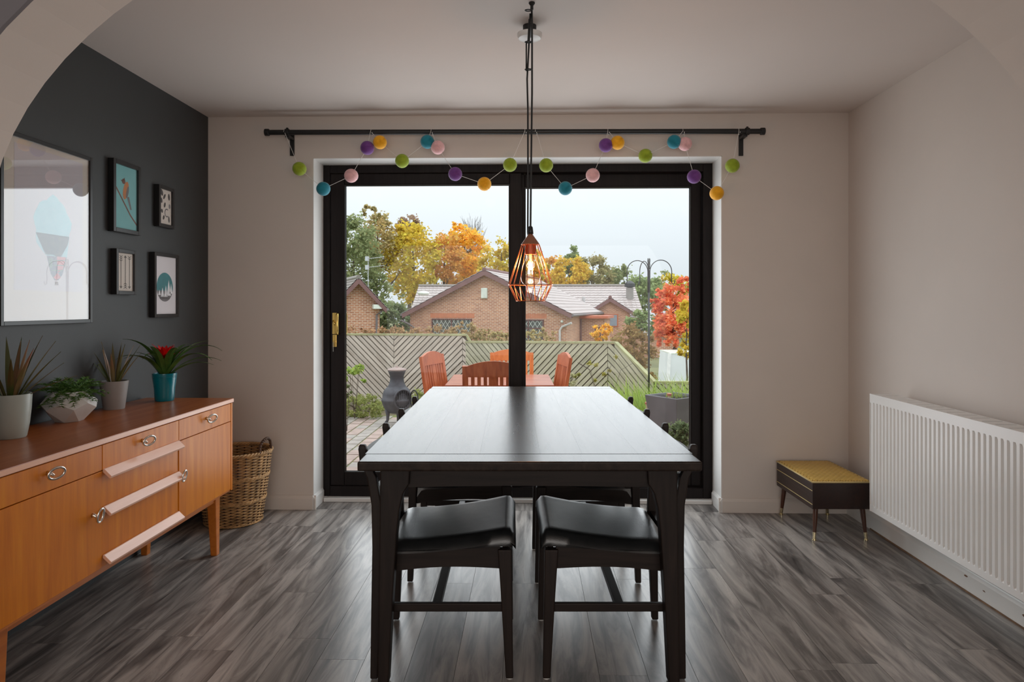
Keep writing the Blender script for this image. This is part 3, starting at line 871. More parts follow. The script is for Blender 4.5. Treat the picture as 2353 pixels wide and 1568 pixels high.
# ------------------------------------------------------------------ storage stool in the corner
M_mahog = wood('dark_mahogany', [(0.010, 0.0035, 0.0025), (0.030, 0.010, 0.006)], 'y', 4, 10, 0.35, bump=0.08)
M_mahogz = wood('mahogany_leg', [(0.045, 0.014, 0.006), (0.085, 0.028, 0.012)], 'z', 4, 10, 0.35, bump=0.05)
M_vinyl = mat('mustard_quilted_vinyl', lin(205, 168, 84), 0.38, var=0.10, scale=12)
M_gold = mat('pale_brass', (0.80, 0.70, 0.45), 0.25, metal=1.0, var=0.05)
M_piping = mat('cream_piping', lin(205, 185, 130), 0.5)
sc0 = camxy(1.584, 3.60); sw, sdp = 0.312, 0.485
st = thing('storage_stool', 'small dark wooden storage stool with a quilted mustard top, in the corner', 'stool', camxy(1.584 + sw / 2, 3.60 + sdp / 2), TH)
hw_, hd_ = sw / 2, sdp / 2
MB().box(-hw_, hw_, -hd_, hd_, 0.171, 0.309).build('box', M_mahog, st, bevel=0.002, world=False)
for z in (0.196, 0.268):
    MB().box(-hw_ - 0.0012, -hw_ + 0.001, -hd_ + 0.001, hd_ - 0.001, z - 0.0015, z + 0.0015).build('inlay_line', M_piping, st, world=False)
# quilted top: grid with diamond tufting
nx, ny = 52, 80; vs_, fs_ = [], []
for i in range(nx + 1):
    for j in range(ny + 1):
        x = -hw_ + sw * i / nx; y = -hd_ + sdp * j / ny
        a = (x + y * 0.8) / 0.030; b = (x - y * 0.8) / 0.030
        q = min(abs(a - round(a)), abs(b - round(b)))
        e = min(x + hw_, hw_ - x, y + hd_, hd_ - y)
        z = 0.3145 + 0.0050 * min(1, q / 0.22) ** 0.5 * min(1, e / 0.01) + 0.004 * min(1, e / 0.03)
        vs_.append((x, y, z))
for i in range(nx):
    for j in range(ny):
        a = i * (ny + 1) + j; fs_.append((a, a + ny + 1, a + ny + 2, a + 1))
n0 = len(vs_); rim = [i * (ny + 1) for i in range(nx + 1)] + [nx * (ny + 1) + j for j in range(1, ny + 1)] + [i * (ny + 1) + ny for i in range(nx - 1, -1, -1)] + [j for j in range(ny - 1, 0, -1)]
for k in rim: vs_.append((vs_[k][0], vs_[k][1], 0.309))
for k in range(len(rim)):
    k2 = (k + 1) % len(rim); fs_.append((rim[k2], rim[k], n0 + k, n0 + k2))
MB().add(vs_, fs_).build('quilted_top', M_vinyl, st, smooth=True, world=False, auto=50)
mb = MB()
regq = [(-hw_ + 0.006, -hd_ + 0.006), (hw_ - 0.006, -hd_ + 0.006), (hw_ - 0.006, hd_ - 0.006), (-hw_ + 0.006, hd_ - 0.006)]


def clip2(poly, a, b, c_):
    out = []
    for i in range(len(poly)):
        p, q = poly[i], poly[(i + 1) % len(poly)]
        dp, dq = a * p[0] + b * p[1] - c_, a * q[0] + b * q[1] - c_
        if dp >= 0: out.append(p)
        if dp * dq < 0:
            t = dp / (dp - dq); out.append((p[0] + (q[0] - p[0]) * t, p[1] + (q[1] - p[1]) * t))
    return out


for k in (0.8, -0.8):
    for q in range(-14, 15):
        c0_ = q * 0.030
        p = clip2(clip2(regq, 1, k, c0_ - 0.0014), -1, -k, -(c0_ + 0.0014))
        if len(p) >= 3: mb.prism([(a, b, 0.3172) for a, b in p], (0, 0, 0.0022))
mb.build('stitched_seams', mat('brown_stitching', lin(132, 96, 40), 0.6), st, world=False)
pp = [V((-hw_, -hd_, 0.3135)), V((hw_, -hd_, 0.3135)), V((hw_, hd_, 0.3135)), V((-hw_, hd_, 0.3135)), V((-hw_, -hd_, 0.3135))]
mb = MB()
for a, b in zip(pp[:-1], pp[1:]): mb.tube([a, b], 0.004, 8)
mb.build('piping', M_piping, st, smooth=True, world=False)
for sx in (-1, 1):
    for sy in (-1, 1):
        p0 = V((sx * (hw_ - 0.032), sy * (hd_ - 0.035), 0.171)); p1 = V((sx * (hw_ - 0.018), sy * (hd_ - 0.020), 0.0))
        lerp = lambda t: p0 + (p1 - p0) * t
        lg = MB().tube([lerp(0), lerp(0.3), lerp(0.76)], [0.0135, 0.0125, 0.0085], 14).build('leg', M_mahogz, st, smooth=True, auto=40, world=False)
        MB().tube([lerp(0.75), lerp(0.955)], [0.0090, 0.0075], 14).tube([lerp(0.955), lerp(0.998)], [0.0115, 0.0115], 14).build('brass_ferrule', M_gold, lg, smooth=True, auto=40, world=False)

# ------------------------------------------------------------------ sideboard
M_teak = wood('teak_veneer', [lin(184, 100, 8), lin(198, 112, 10), lin(208, 122, 14), lin(216, 136, 22)], 'z', 2.2, 14, 0.36, bump=0.02, distort=0.2, spec=0.3)
M_teaktop = wood('teak_top', [lin(146, 78, 36), lin(160, 88, 40), lin(172, 98, 46)], 'y', 2.0, 12, 0.30, bump=0.0, distort=0.15, spec=0.4)
M_teaklip = wood('teak_sky_sheen', [lin(222, 166, 136), lin(234, 184, 156)], 'y', 3.0, 11, 0.30, bump=0.03, coat=0.2)  # sky reflection painted in as a pale pink tone
M_teakrail = wood('teak_rail', [lin(168, 90, 24), lin(196, 112, 36)], 'y', 3.0, 11, 0.35, bump=0.03)
M_silver = mat('tarnished_silver', (0.78, 0.74, 0.68), 0.22, metal=1.0, var=0.08, scale=30)
M_gapdark = mat('shadow_gap', (0.012, 0.006, 0.003), 0.9)
SX, SXB, SY1, SY0, SZ = -1.50, -1.955, 3.44, 1.86, 0.775
SF = SX - 0.006                                  # front face of doors and drawers
sb = thing('sideboard', 'long teak sideboard with silver ring handles against the dark wall', 'sideboard', ((SX + SXB) / 2, (SY0 + SY1) / 2, 0))
MB().box(SXB, SX, SY0, SY1, SZ - 0.022, SZ).build('top', M_teaktop, sb, bevel=0.003)
MB().box(SX, SX + 0.0008, SY0 + 0.004, SY1 - 0.003, SZ - 0.019, SZ - 0.003).build('top_edging', M_teaklip, sb)
BZ0, BZ1 = 0.312, SZ - 0.023
MB().box(SXB + 0.005, SF - 0.020, SY0 + 0.005, SY1 - 0.005, BZ0, BZ1).build('carcass', M_gapdark, sb)
for (a, b) in ((SY0 + 0.004, SY0 + 0.022), (SY1 - 0.022, SY1 - 0.004)):
    MB().box(SXB + 0.003, SF + 0.001, a, b, BZ0 - 0.002, BZ1).build('side_panel', M_teak, sb, bevel=0.0015)
MB().box(SXB + 0.01, SF - 0.005, SY0 + 0.02, SY1 - 0.02, BZ0 - 0.004, BZ0 + 0.014).build('bottom_panel', M_teakrail, sb)
yA = onX(411, 1080, SF).y; yB = onX(235, 1150, SF).y
yL, yR = SY0 + 0.024, SY1 - 0.024
zd = (onX(411, 1010, SF).z + onX(536, 970, SF).z) / 2
g = 0.0016


def front(name, y0, y1, z0, z1, m=None, dx=0.0):
    return MB().box(SF - 0.019, SF + dx, y0 + g, y1 - g, z0 + g, z1 - g).build(name, m or M_teak, sb, bevel=0.001, seg=1)


def ring_handle(px, py, parent, upright=False, tilt=0.35):
    p = onX(px, py, SF + 0.028); b = V((SF, p.y, p.z))
    ay, az = (0.0165, 0.024) if upright else (0.026, 0.0185)
    u = V((math.sin(tilt) * (0 if upright else 1), math.cos(tilt) if not upright else 1, 0)).normalized()
    w_ = V((0.25, 0, 1)).normalized() if not upright else V((0.2, 0, 1)).normalized()
    h = MB().ring(p, ay, 0.0042, ax=(u, w_), ry=az, n=36, m=8).build('ring_handle', M_silver, parent, smooth=True)
    MB().tube([b - V((0.001, 0, 0)), b + V((0.006, 0, 0)), p + V((-0.006, 0, 0)) - w_ * (az * 0.4)], [0.009, 0.006, 0.004], 12).build('stem', M_silver, h, smooth=True)


zt = BZ1
d1 = front('drawer', yA, yR, zd, zt); ring_handle(488, 962, d1)
d2 = front('drawer', yB, yA, zd, zt); ring_handle(343, 1013, d2)
d3 = front('drawer', yL, yB, zd, zt); ring_handle(130, 1088, d3)
r1 = front('door', yA, yR, BZ0 + 0.004, zd); ring_handle(424, 1094, r1, True)
r3 = front('door', yL, yB, BZ0 + 0.004, zd); ring_handle(231, 1185, r3, True)
zl1 = onX(236, 1100, SF + 0.02).z; zl2 = onX(238, 1184, SF + 0.02).z; zl3 = onX(238, 1298, SF + 0.02).z


def lip(z, y0, y1, parent):
    pts = [(SF - 0.001, y0, z + 0.017), (SF + 0.004, y0, z + 0.017), (SF + 0.030, y0, z - 0.008), (SF + 0.027, y0, z - 0.016), (SF + 0.023, y0, z - 0.016), (SF - 0.001, y0, z + 0.006)]
    return MB().prism(pts, (0, y1 - y0, 0)).build('finger_pull', M_teaklip, parent, bevel=0.001)


m1 = front('middle_drawer', yB, yA, zl2 - 0.006, zd, dx=-0.003); lip(zl1 + 0.008, yB + 0.004, yA - 0.004, m1)
m2 = front('middle_drawer', yB, yA, BZ0 + 0.004, zl2 - 0.006, dx=-0.003); lip(zl2 + 0.004, yB + 0.004, yA - 0.004, m2); lip(zl3 + 0.006, yB + 0.004, yA - 0.004, m2)
yl1, yl0 = onX(497, 1200, -1.555).y, onX(14, 1500, -1.555).y - 0.024
lxp = -1.555
MB().box(lxp - 0.020, lxp, yl0, yl1, 0.268, 0.309).build('under_rail', M_teakrail, sb, bevel=0.002)
MB().box(SXB + 0.03, SXB + 0.05, yl0, yl1, 0.268, 0.309).build('under_rail', M_teakrail, sb)
for yy in (yl0, yl1):
    MB().box(SXB + 0.05, lxp - 0.02, yy - 0.011, yy + 0.011, 0.268, 0.309).build('under_rail', M_teakrail, sb)
for xx in (lxp - 0.016, SXB + 0.045):
    for yy in (yl0, yl1):
        a, b = 0.024, 0.0155
        s = -1 if yy == yl1 else 1
        c1, c0 = V((xx, yy, 0.3075)), V((xx + (0.006 if xx > -1.7 else -0.006), yy - s * 0.008, 0.0))
        q = [(c0.x - b, c0.y - b, 0), (c0.x + b, c0.y - b, 0), (c0.x + b, c0.y + b, 0), (c0.x - b, c0.y + b, 0), (c1.x - a, c1.y - a, c1.z), (c1.x + a, c1.y - a, c1.z), (c1.x + a, c1.y + a, c1.z), (c1.x - a, c1.y + a, c1.z)]
        MB().hexa(q).build('leg', M_teakrail, sb, bevel=0.003)

# ------------------------------------------------------------------ pot plants on the sideboard
M_soil = mat('potting_soil', (0.02, 0.014, 0.010), 0.95, var=0.5, scale=60, bump=0.6, bscale=120)


def leafmat(name, c1, c2, edge=None, rough=0.4):
    return mat(name, c1, rough, c2=c2, var=0, scale=14, stretch=(1, 1, 0.25), spec=0.5)


M_drac = leafmat('dracaena_leaf', lin(62, 82, 34), lin(104, 84, 50))
M_drac2 = leafmat('dracaena_leaf_pale', lin(108, 112, 66), lin(156, 104, 84))
M_brom = leafmat('bromeliad_leaf', lin(36, 66, 24), lin(84, 118, 52), rough=0.32)
M_red = mat('red_bract', lin(214, 20, 18), 0.42, var=0.25, scale=20)
M_fern = mat('fern_green', lin(74, 112, 40), 0.6, var=0.3, scale=20, island=0.35)


def blade(base, az, length, lean, droop, width, seg=9, fold=0.25, tipw=0.02, base_w=0.6):
    """a leaf with thickness: starts at base leaning out by lean (rad from vertical), bending further by droop"""
    p = V(base); th = lean; pts = []
    out = V((math.cos(az), math.sin(az), 0)); side = V((-math.sin(az), math.cos(az), 0))
    st_ = length / seg
    vs_, fs_ = [], []
    for i in range(seg + 1):
        u = i / seg
        d = out * math.sin(th) + V((0, 0, 1)) * math.cos(th); nn = out * math.cos(th) - V((0, 0, 1)) * math.sin(th)
        wv = width * max(tipw, (base_w + (1 - base_w) * min(1, u / 0.35)) * (1 - max(0, (u - 0.35) / 0.65) ** 1.7))
        vs_ += [p + side * wv / 2 - nn * 0.0 + nn * -fold * wv / 2, p + nn * 0.0006, p - side * wv / 2 + nn * -fold * wv / 2, p - nn * 0.0012]
        p = p + d * st_; th += droop / seg * (0.4 + 1.2 * u)
    for i in range(seg):
        for k in range(4): fs_.append((i * 4 + k, i * 4 + (k + 1) % 4, (i + 1) * 4 + (k + 1) % 4, (i + 1) * 4 + k))
    fs_ += [(3, 2, 1, 0), tuple(seg * 4 + k for k in range(4))]
    return MB().add(vs_, fs_)


def pot(name, label, px, base_py, D_off, prof, m, pl_name='pot', n=40):
    pc = onZ(px, base_py, SZ) ; pc = V((pc.x, pc.y, SZ)) + V((0, D_off, 0))
    t = thing(name, label, 'plant', (pc.x, pc.y, SZ + 0.0003))
    MB().lathe(prof, n=n, cap0=True, cap1=True).build(pl_name, m, t, smooth=True, auto=40, world=False)
    return t, pc


# grey tapered pot, spiky leaves (third from left)
def tapered(r0, r1, h, th=0.006, lip=0.0):
    return [(0.0, 0.0), (r0 * 0.97, 0.0), (r0, 0.004), (r0 + (r1 - r0) * 0.5, h * 0.5), (r1 + lip, h - 0.004), (r1 + lip, h), (r1 - th, h), (r1 - th - 0.002, h - 0.028), (0.0, h - 0.028)]


kscale = lambda py: (py - CY) / (CAMH - SZ)      # pixels per metre at a point on the sideboard top
M_potgrey = mat('matt_grey_ceramic', lin(150, 146, 144), 0.5, var=0.05, scale=10)
M_potpale = mat('pale_celadon_ceramic', lin(176, 186, 180), 0.30, var=0.08, scale=6)
M_potteal = mat('glossy_teal_ceramic', lin(0, 112, 128), 0.18, var=0.08, scale=10, coat=0.4)
M_geo = mat('white_concrete_facets', lin(206, 206, 204), 0.6, var=0.05, scale=14, bump=0.1)

t3, p3 = pot('spiky_pot_plant', 'spiky pot plant in a matt grey pot behind the faceted planter', 262, 940, 0.0, tapered(0.0440, 0.0590, 0.128), M_potgrey)
MB().lathe([(0, 0.0), (0.0525, 0.0), (0.0525, 0.0005), (0, 0.004)], (0, 0, 0.1005), 24).build('soil', M_soil, t3, world=False)
for k, (az, le, ln, dr, w) in enumerate([(2.6, 0.42, 0.20, 0.25, 0.014), (2.2, 0.28, 0.21, 0.15, 0.013), (1.2, 0.10, 0.20, 0.1, 0.015), (0.4, 0.30, 0.20, 0.15, 0.015), (0.1, 0.55, 0.19, 0.2, 0.014), (-0.5, 0.62, 0.20, 0.35, 0.013), (-1.2, 0.3, 0.17, 0.2, 0.014), (-2.0, 0.4, 0.18, 0.2, 0.013),
                                       (3.3, 0.55, 0.16, 0.25, 0.011), (3.0, 0.22, 0.19, 0.1, 0.014), (0.8, 0.42, 0.21, 0.2, 0.014), (-0.2, 0.20, 0.20, 0.12, 0.015), (-2.6, 0.15, 0.21, 0.1, 0.014), (2.9, 0.62, 0.20, 0.15, 0.010)]):
    blade((0.012 * math.cos(az), 0.012 * math.sin(az), 0.10), az, ln, le, dr, w * 1.3).build('leaf', M_drac2 if k % 3 == 0 else M_drac, t3, world=False)

# pale pot at the frame edge (leftmost)
t1, p1 = pot('spiky_pot_plant', 'spiky red-edged pot plant in a pale celadon pot, leftmost on the sideboard', 24, 1006, 0.0, [(0, 0), (0.046, 0), (0.049, 0.004), (0.057, 0.05), (0.062, 0.10), (0.0645, 0.150), (0.0645, 0.155), (0.058, 0.155), (0.056, 0.125), (0, 0.125)], M_potpale)
MB().lathe([(0, 0), (0.055, 0), (0.055, 0.0005), (0, 0.004)], (0, 0, 0.125), 24).build('soil', M_soil, t1, world=False)
for k, (az, le, ln, dr, w) in enumerate([(2.4, 0.20, 0.24, 0.15, 0.016), (1.5, 0.12, 0.22, 0.1, 0.016), (0.9, 0.30, 0.25, 0.15, 0.017), (0.35, 0.48, 0.25, 0.15, 0.016), (0.1, 0.66, 0.24, 0.2, 0.013), (-0.3, 0.42, 0.22, 0.2, 0.016), (0.5, 0.78, 0.20, 0.15, 0.015),
                                       (-0.9, 0.5, 0.20, 0.3, 0.015), (-1.8, 0.35, 0.2, 0.3, 0.015), (3.2, 0.4, 0.22, 0.2, 0.015), (2.9, 0.7, 0.2, 0.3, 0.014), (0.25, 1.05, 0.22, 0.30, 0.009), (1.9, 0.35, 0.25, 0.1, 0.014), (0.0, 0.22, 0.23, 0.1, 0.016), (-2.5, 0.5, 0.2, 0.3, 0.015)]):
    blade((0.013 * math.cos(az), 0.013 * math.sin(az), 0.124), az, ln, le, dr, w * 1.3).build('leaf', M_drac2 if k % 4 == 1 else M_drac, t1, world=False)

# faceted planter with fern
pc = onZ(158, 968, SZ); pc.x = max(pc.x, -1.865)
t2 = thing('faceted_planter', 'white faceted planter of feathery fern on the sideboard', 'plant', (pc.x, pc.y, SZ + 0.0003), 0.0)
b6, m6, u6, t6 = [], [], [], []
for k in range(6):
    a = 2 * PI * k / 6 + 0.22
    b6.append((0.050 * math.cos(a + PI / 6), 0.050 * math.sin(a + PI / 6), 0.0))
    m6.append((0.100 * math.cos(a), 0.100 * math.sin(a), 0.055))
    u6.append((0.100 * math.cos(a + PI / 6), 0.100 * math.sin(a + PI / 6), 0.078))
    t6.append((0.066 * math.cos(a), 0.066 * math.sin(a), 0.122))
ti = [(x * 0.86, y * 0.86, 0.118) for x, y, z in t6]; tb = [(x * 0.80, y * 0.80, 0.100) for x, y, z in t6]
vs_ = b6 + m6 + u6 + t6 + ti + tb
fs_ = [tuple(range(5, -1, -1))]
for k in range(6):
    j = (k + 1) % 6
    fs_ += [(k, 12 + k, 6 + k) if False else (k, 6 + j, 12 + k), (k, 12 + k, 6 + k), (k, j, 6 + j), (6 + k, 12 + k, 18 + k), (12 + k, 6 + j, 18 + j), (12 + k, 18 + j, 18 + k), (18 + k, 18 + j, 24 + j, 24 + k), (24 + k, 24 + j, 30 + j, 30 + k)]
fs_.append(tuple(range(30, 36)))
MB().add(vs_, fs_).build('planter', M_geo, t2, world=False, bevel=0.0012)
MB().lathe([(0, 0), (0.050, 0), (0.050, 0.001), (0, 0.006)], (0, 0, 0.1002), 18).build('soil', M_soil, t2, world=False)
mb = MB()
for k in range(85):
    az = RND.uniform(0, 2 * PI); le = RND.uniform(0.2, 1.45); ln = RND.uniform(0.07, 0.12)
    p = V((RND.uniform(-0.03, 0.04), RND.uniform(-0.03, 0.03), 0.105)); th = le
    for i in range(9):
        d = V((math.cos(az) * math.sin(th), math.sin(az) * math.sin(th), math.cos(th)))
        q = p + d * ln / 9
        for e in range(9):
            a2 = RND.uniform(0, 2 * PI); dd = (V((math.cos(a2), math.sin(a2), RND.uniform(-0.4, 0.5))) + d * 0.6).normalized() * RND.uniform(0.010, 0.024)
            s_ = d.cross(dd).normalized() * 0.0016
            mb.add([q - s_, q + s_, q + dd], [(0, 1, 2)])
        p = q; th += 0.13
mb.build('fern_fronds', M_fern, t2, world=False, kind='stuff')
# bromeliad in teal pot
t4, p4 = pot('bromeliad', 'red flowering bromeliad in a glossy teal pot, at the end of the sideboard', 378, 921, 0.0, [(0, 0), (0.0415, 0), (0.044, 0.004), (0.0455, 0.02), (0.048, 0.06), (0.052, 0.09), (0.0545, 0.11), (0.0565, 0.132), (0.0565, 0.136), (0.051, 0.136), (0.049, 0.112), (0, 0.112)], M_potteal)
MB().lathe([(0, 0), (0.048, 0), (0.048, 0.0005), (0, 0.004)], (0, 0, 0.112), 24).build('soil', M_soil, t4, world=False)
for z in (0.118, 0.124, 0.130):
    MB().ring((0, 0, z), 0.0555, 0.0012, 'z', 36, 5).build('rib_band', M_potteal, t4, world=False)
for k, (az, le, ln, dr, w) in enumerate([(0.1, 0.50, 0.27, 1.35, 0.030), (-0.3, 0.75, 0.26, 1.2, 0.028), (0.7, 0.45, 0.22, 0.9, 0.030), (0.45, 0.9, 0.22, 1.0, 0.028), (2.9, 0.45, 0.21, 1.1, 0.032), (-1.75, 0.8, 0.23, 0.9, 0.028), (-2.0, 0.4, 0.24, 0.9, 0.032), (-1.35, 0.65, 0.24, 0.8, 0.030),
                                       (-1.5, 0.5, 0.20, 1.2, 0.030), (-2.2, 0.6, 0.21, 1.2, 0.030), (-0.8, 0.5, 0.22, 1.0, 0.030), (1.4, 0.4, 0.2, 1.0, 0.030), (0.0, 1.05, 0.20, 0.8, 0.026), (3.0, 0.22, 0.17, 0.8, 0.032), (-2.7, 0.3, 0.18, 0.9, 0.032), (-0.1, 0.3, 0.2, 1.1, 0.028)]):
    ln *= 1.28; reach = p4.x + math.cos(az) * ln * 0.85
    if reach < XL + 0.03: ln *= max(0.35, (p4.x - XL - 0.03) / (p4.x - reach))
    blade((0.010 * math.cos(az), 0.010 * math.sin(az), 0.113), az, ln, le * 0.85, dr * 1.5, w * 1.25, seg=14, fold=0.30, base_w=0.8, tipw=0.10).build('leaf', M_brom, t4, world=False)
MB().tube([(0, 0, 0.113), (0.001, 0, 0.19), (0.0, 0.0, 0.215)], 0.006, 8).build('stalk', M_brom, t4, world=False)
for k in range(16):
    az = 2 * PI * k / 8 + (0.3 if k > 7 else 0); le = 1.30 if k <= 7 else 0.75
    blade((0, 0, 0.208 + 0.006 * (k > 7)), az, RND.uniform(0.066, 0.088), le * 0.9, 0.12, 0.030, seg=6, base_w=0.7).build('bract', M_red, t4, world=False)

# ------------------------------------------------------------------ framed prints on the dark wall
M_pframe = mat('black_picture_frame', (0.012, 0.012, 0.013), 0.35, var=0.08, scale=20)
M_pglass = glassmat('picture_glass', (0.99, 0.99, 0.99), 1.5, boost=1.0)
M_pglass2 = glassmat('large_picture_glass', (0.99, 0.99, 0.99), 1.5, boost=1.7)
XW = XL


def frame(label, xl, xr, yt_l, yb_l, yt_r, yb_r, depth, fw, paper, glass, glass_on=True):
    XFc = XW + depth
    A, B = onX(xl, yt_l, XFc), onX(xr, yt_r, XFc); A2, B2 = onX(xl, yb_l, XFc), onX(xr, yb_r, XFc)
    y0, y1 = A.y, B.y; z1 = (A.z + B.z) / 2; z0 = (A2.z + B2.z) / 2
    t = thing('picture_frame', label, 'picture', (XW + 0.001, (y0 + y1) / 2, z0))
    xa, xb = XW + 0.0008, XFc
    for nm, (a, b, c_, d) in (('side', (y0, y0 + fw, z0, z1)), ('side', (y1 - fw, y1, z0, z1)), ('top', (y0 + fw, y1 - fw, z1 - fw, z1)), ('bottom', (y0 + fw, y1 - fw, z0, z0 + fw))):
        MB().box(xa, xb, a, b, c_, d).build('frame_' + nm, M_pframe, t, bevel=0.0012, seg=1)
    xp = XFc - min(0.010, depth * 0.4)
    pr = MB().box(xa + 0.002, xp, y0 + fw, y1 - fw, z0 + fw, z1 - fw).build('print', paper, t)
    if glass_on:
        MB().box(xp + 0.003, xp + 0.0045, y0 + fw, y1 - fw, z0 + fw, z1 - fw).build('glass', glass, t)
    yy0, yy1, zz0, zz1 = y0 + fw, y1 - fw, z0 + fw, z1 - fw

    def uv(u, v): return V((xp + 0.0002, yy0 + (yy1 - yy0) * u, zz0 + (zz1 - zz0) * v))
    return t, pr, uv


def motif(pr, uv, polys, name, m, lift=0.0):
    mb = MB()
    for poly in polys:
        mb.prism([uv(u, v) + V((lift, 0, 0)) for u, v in poly], (0.0003, 0, 0))
    return mb.build(name, m, pr)


def stroke(pts, w, asp):
    """polyline as quads in uv; asp = height/width of the print"""
    out = []
    for (a, b) in zip(pts[:-1], pts[1:]):
        dx, dy = b[0] - a[0], (b[1] - a[1]) * asp
        l = math.hypot(dx, dy) or 1
        nx_, ny_ = -dy / l * w / 2, dx / l * w / 2 / asp
        out.append([(a[0] - nx_, a[1] - ny_), (b[0] - nx_, b[1] - ny_), (b[0] + nx_, b[1] + ny_), (a[0] + nx_, a[1] + ny_)])
    return out


def ell(cx, cy, a, b, n=20, rot=0.0, asp=1.0, t0=0, t1=2 * PI):
    o = []
    for k in range(n):
        t = t0 + (t1 - t0) * k / (n if t1 - t0 > 6.2 else n - 1)
        x_, y_ = a * math.cos(t), b * math.sin(t)
        o.append((cx + x_ * math.cos(rot) - y_ * math.sin(rot), cy + (x_ * math.sin(rot) + y_ * math.cos(rot)) / asp))
    return o


ink = lambda nm, c: mat(nm + '_ink', c, 0.6, var=0.12, scale=30)
P_cream = mat('cream_paper', lin(214, 205, 196), 0.7, var=0.02)
P_white = mat('white_paper', lin(226, 222, 226), 0.7, var=0.02)
P_aqua = mat('aqua_paper', lin(120, 186, 190), 0.7, var=0.05, scale=10)
I_dark = ink('dark', lin(46, 46, 50)); I_brown = ink('brown', lin(110, 62, 48)); I_orange = ink('orange', lin(196, 122, 66)); I_grey = ink('grey', lin(110, 108, 112))
I_teal = ink('teal', lin(28, 128, 136)); I_white = ink('white', lin(235, 235, 238)); I_cyan = ink('cyan', lin(140, 205, 218)); I_red = ink('red', lin(196, 52, 56)); I_navy = ink('navy', lin(62, 60, 92)); I_green = ink('green', lin(80, 110, 90))

# bird print
tb_, pr, uv = frame('framed bird print on pale aqua, right of the large frame', 261.5, 324, 363, 531, 384, 542, 0.030, 0.020, P_aqua, M_pglass)
motif(pr, uv, stroke([(0.0, 0.68), (0.35, 0.46), (0.7, 0.24), (1.0, 0.10)], 0.045, 1.65), 'branch', I_brown)
motif(pr, uv, [ell(0.50, 0.62, 0.115, 0.25, 18, -0.30, 1.65)], 'bird_body', I_orange)
motif(pr, uv, [ell(0.40, 0.755, 0.075, 0.070, 14, 0, 1.65), [(0.34, 0.77), (0.26, 0.765), (0.345, 0.745)], [(0.40, 0.79), (0.44, 0.82), (0.45, 0.77)]], 'bird_head', I_brown, 0.0003)
motif(pr, uv, [[(0.55, 0.52), (0.64, 0.53), (0.76, 0.33), (0.70, 0.33)], ell(0.57, 0.60, 0.05, 0.17, 12, -0.3, 1.65)], 'bird_tail', I_grey, 0.0003)
# feather print
tf_, pr, uv = frame('small framed print of scattered feathers, highest and furthest right', 366, 401.5, 424, 521, 434, 526, 0.030, 0.018, P_cream, M_pglass)
mf = []
for (u, v, a, b, r_) in ((0.20, 0.90, 0.10, 0.17, 0.4), (0.42, 0.80, 0.07, 0.16, -0.6), (0.80, 0.82, 0.08, 0.17, 0.1), (0.18, 0.67, 0.08, 0.13, 0.2), (0.45, 0.56, 0.07, 0.14, -0.3), (0.22, 0.37, 0.08, 0.10, 0.3), (0.36, 0.19, 0.07, 0.12, -0.4), (0.80, 0.16, 0.06, 0.16, 0.1)):
    mf.append(ell(u, v, a, b, 12, r_, 1.7))
motif(pr, uv, mf, 'feathers', I_dark)
mf = stroke([(0.62 + 0.16 * math.cos(t), 0.34 + 0.11 * math.sin(t)) for t in [0.9 + 0.35 * k for k in range(14)]], 0.06, 1.7) + [ell(0.85, 0.55, 0.07, 0.12, 12, 0, 1.7)]
motif(pr, uv, mf, 'pale_feathers', I_grey)
# arrows print
ta_, pr, uv = frame('small framed print of three vertical arrows, beside the large frame', 268, 314.5, 572, 677, 576, 678, 0.030, 0.018, P_cream, M_pglass)
ms = []
asp = 2.0
for (u, up) in ((0.25, False), (0.52, True), (0.78, False)):
    ms += stroke([(u, 0.08), (u, 0.92)], 0.03, asp)
    tip, fl = (0.94, 0.10) if up else (0.07, 0.90); s = 1 if up else -1
    ms += stroke([(u - 0.07, tip - s * 0.05), (u, tip), (u + 0.07, tip - s * 0.05), (u - 0.07, tip - s * 0.05)], 0.025, asp)
    nf = 3 if up else (3 if u < 0.4 else 2)
    for q in range(nf):
        zq = fl + s * q * 0.055
        ms += stroke([(u - 0.10, zq - s * 0.035), (u, zq), (u + 0.10, zq - s * 0.035)], 0.025, asp)
motif(pr, uv, ms, 'arrows', I_dark)
# round forest print
tc__, pr, uv = frame('framed print of a teal round forest scene, lowest on the right', 356, 412, 578, 731, 588, 728, 0.030, 0.018, P_white, M_pglass)
asp = 2.05
motif(pr, uv, [ell(0.46, 0.47, 0.385, 0.52, 30, 0, asp)], 'disc_sky', I_teal)
motif(pr, uv, [ell(0.46, 0.47, 0.385, 0.52, 16, 0, asp, PI * 1.08, PI * 1.92)], 'disc_ground', I_grey, 0.0003)
mt = []
for (u, h0, h1, w_) in ((0.20, 0.33, 0.42, 0.06), (0.34, 0.30, 0.46, 0.08), (0.50, 0.30, 0.50, 0.08), (0.64, 0.32, 0.60, 0.10), (0.75, 0.36, 0.54, 0.07)):
    mt.append([(u - w_, h0), (u + w_, h0), (u, h1)])
motif(pr, uv, mt, 'snowy_firs', I_white, 0.0006)
mt = [[(u - 0.02, 0.26), (u + 0.02, 0.26), (u, 0.335)] for u in (0.24, 0.31, 0.38, 0.45, 0.52, 0.59, 0.66)]
motif(pr, uv, mt, 'dark_firs', I_dark, 0.0009)
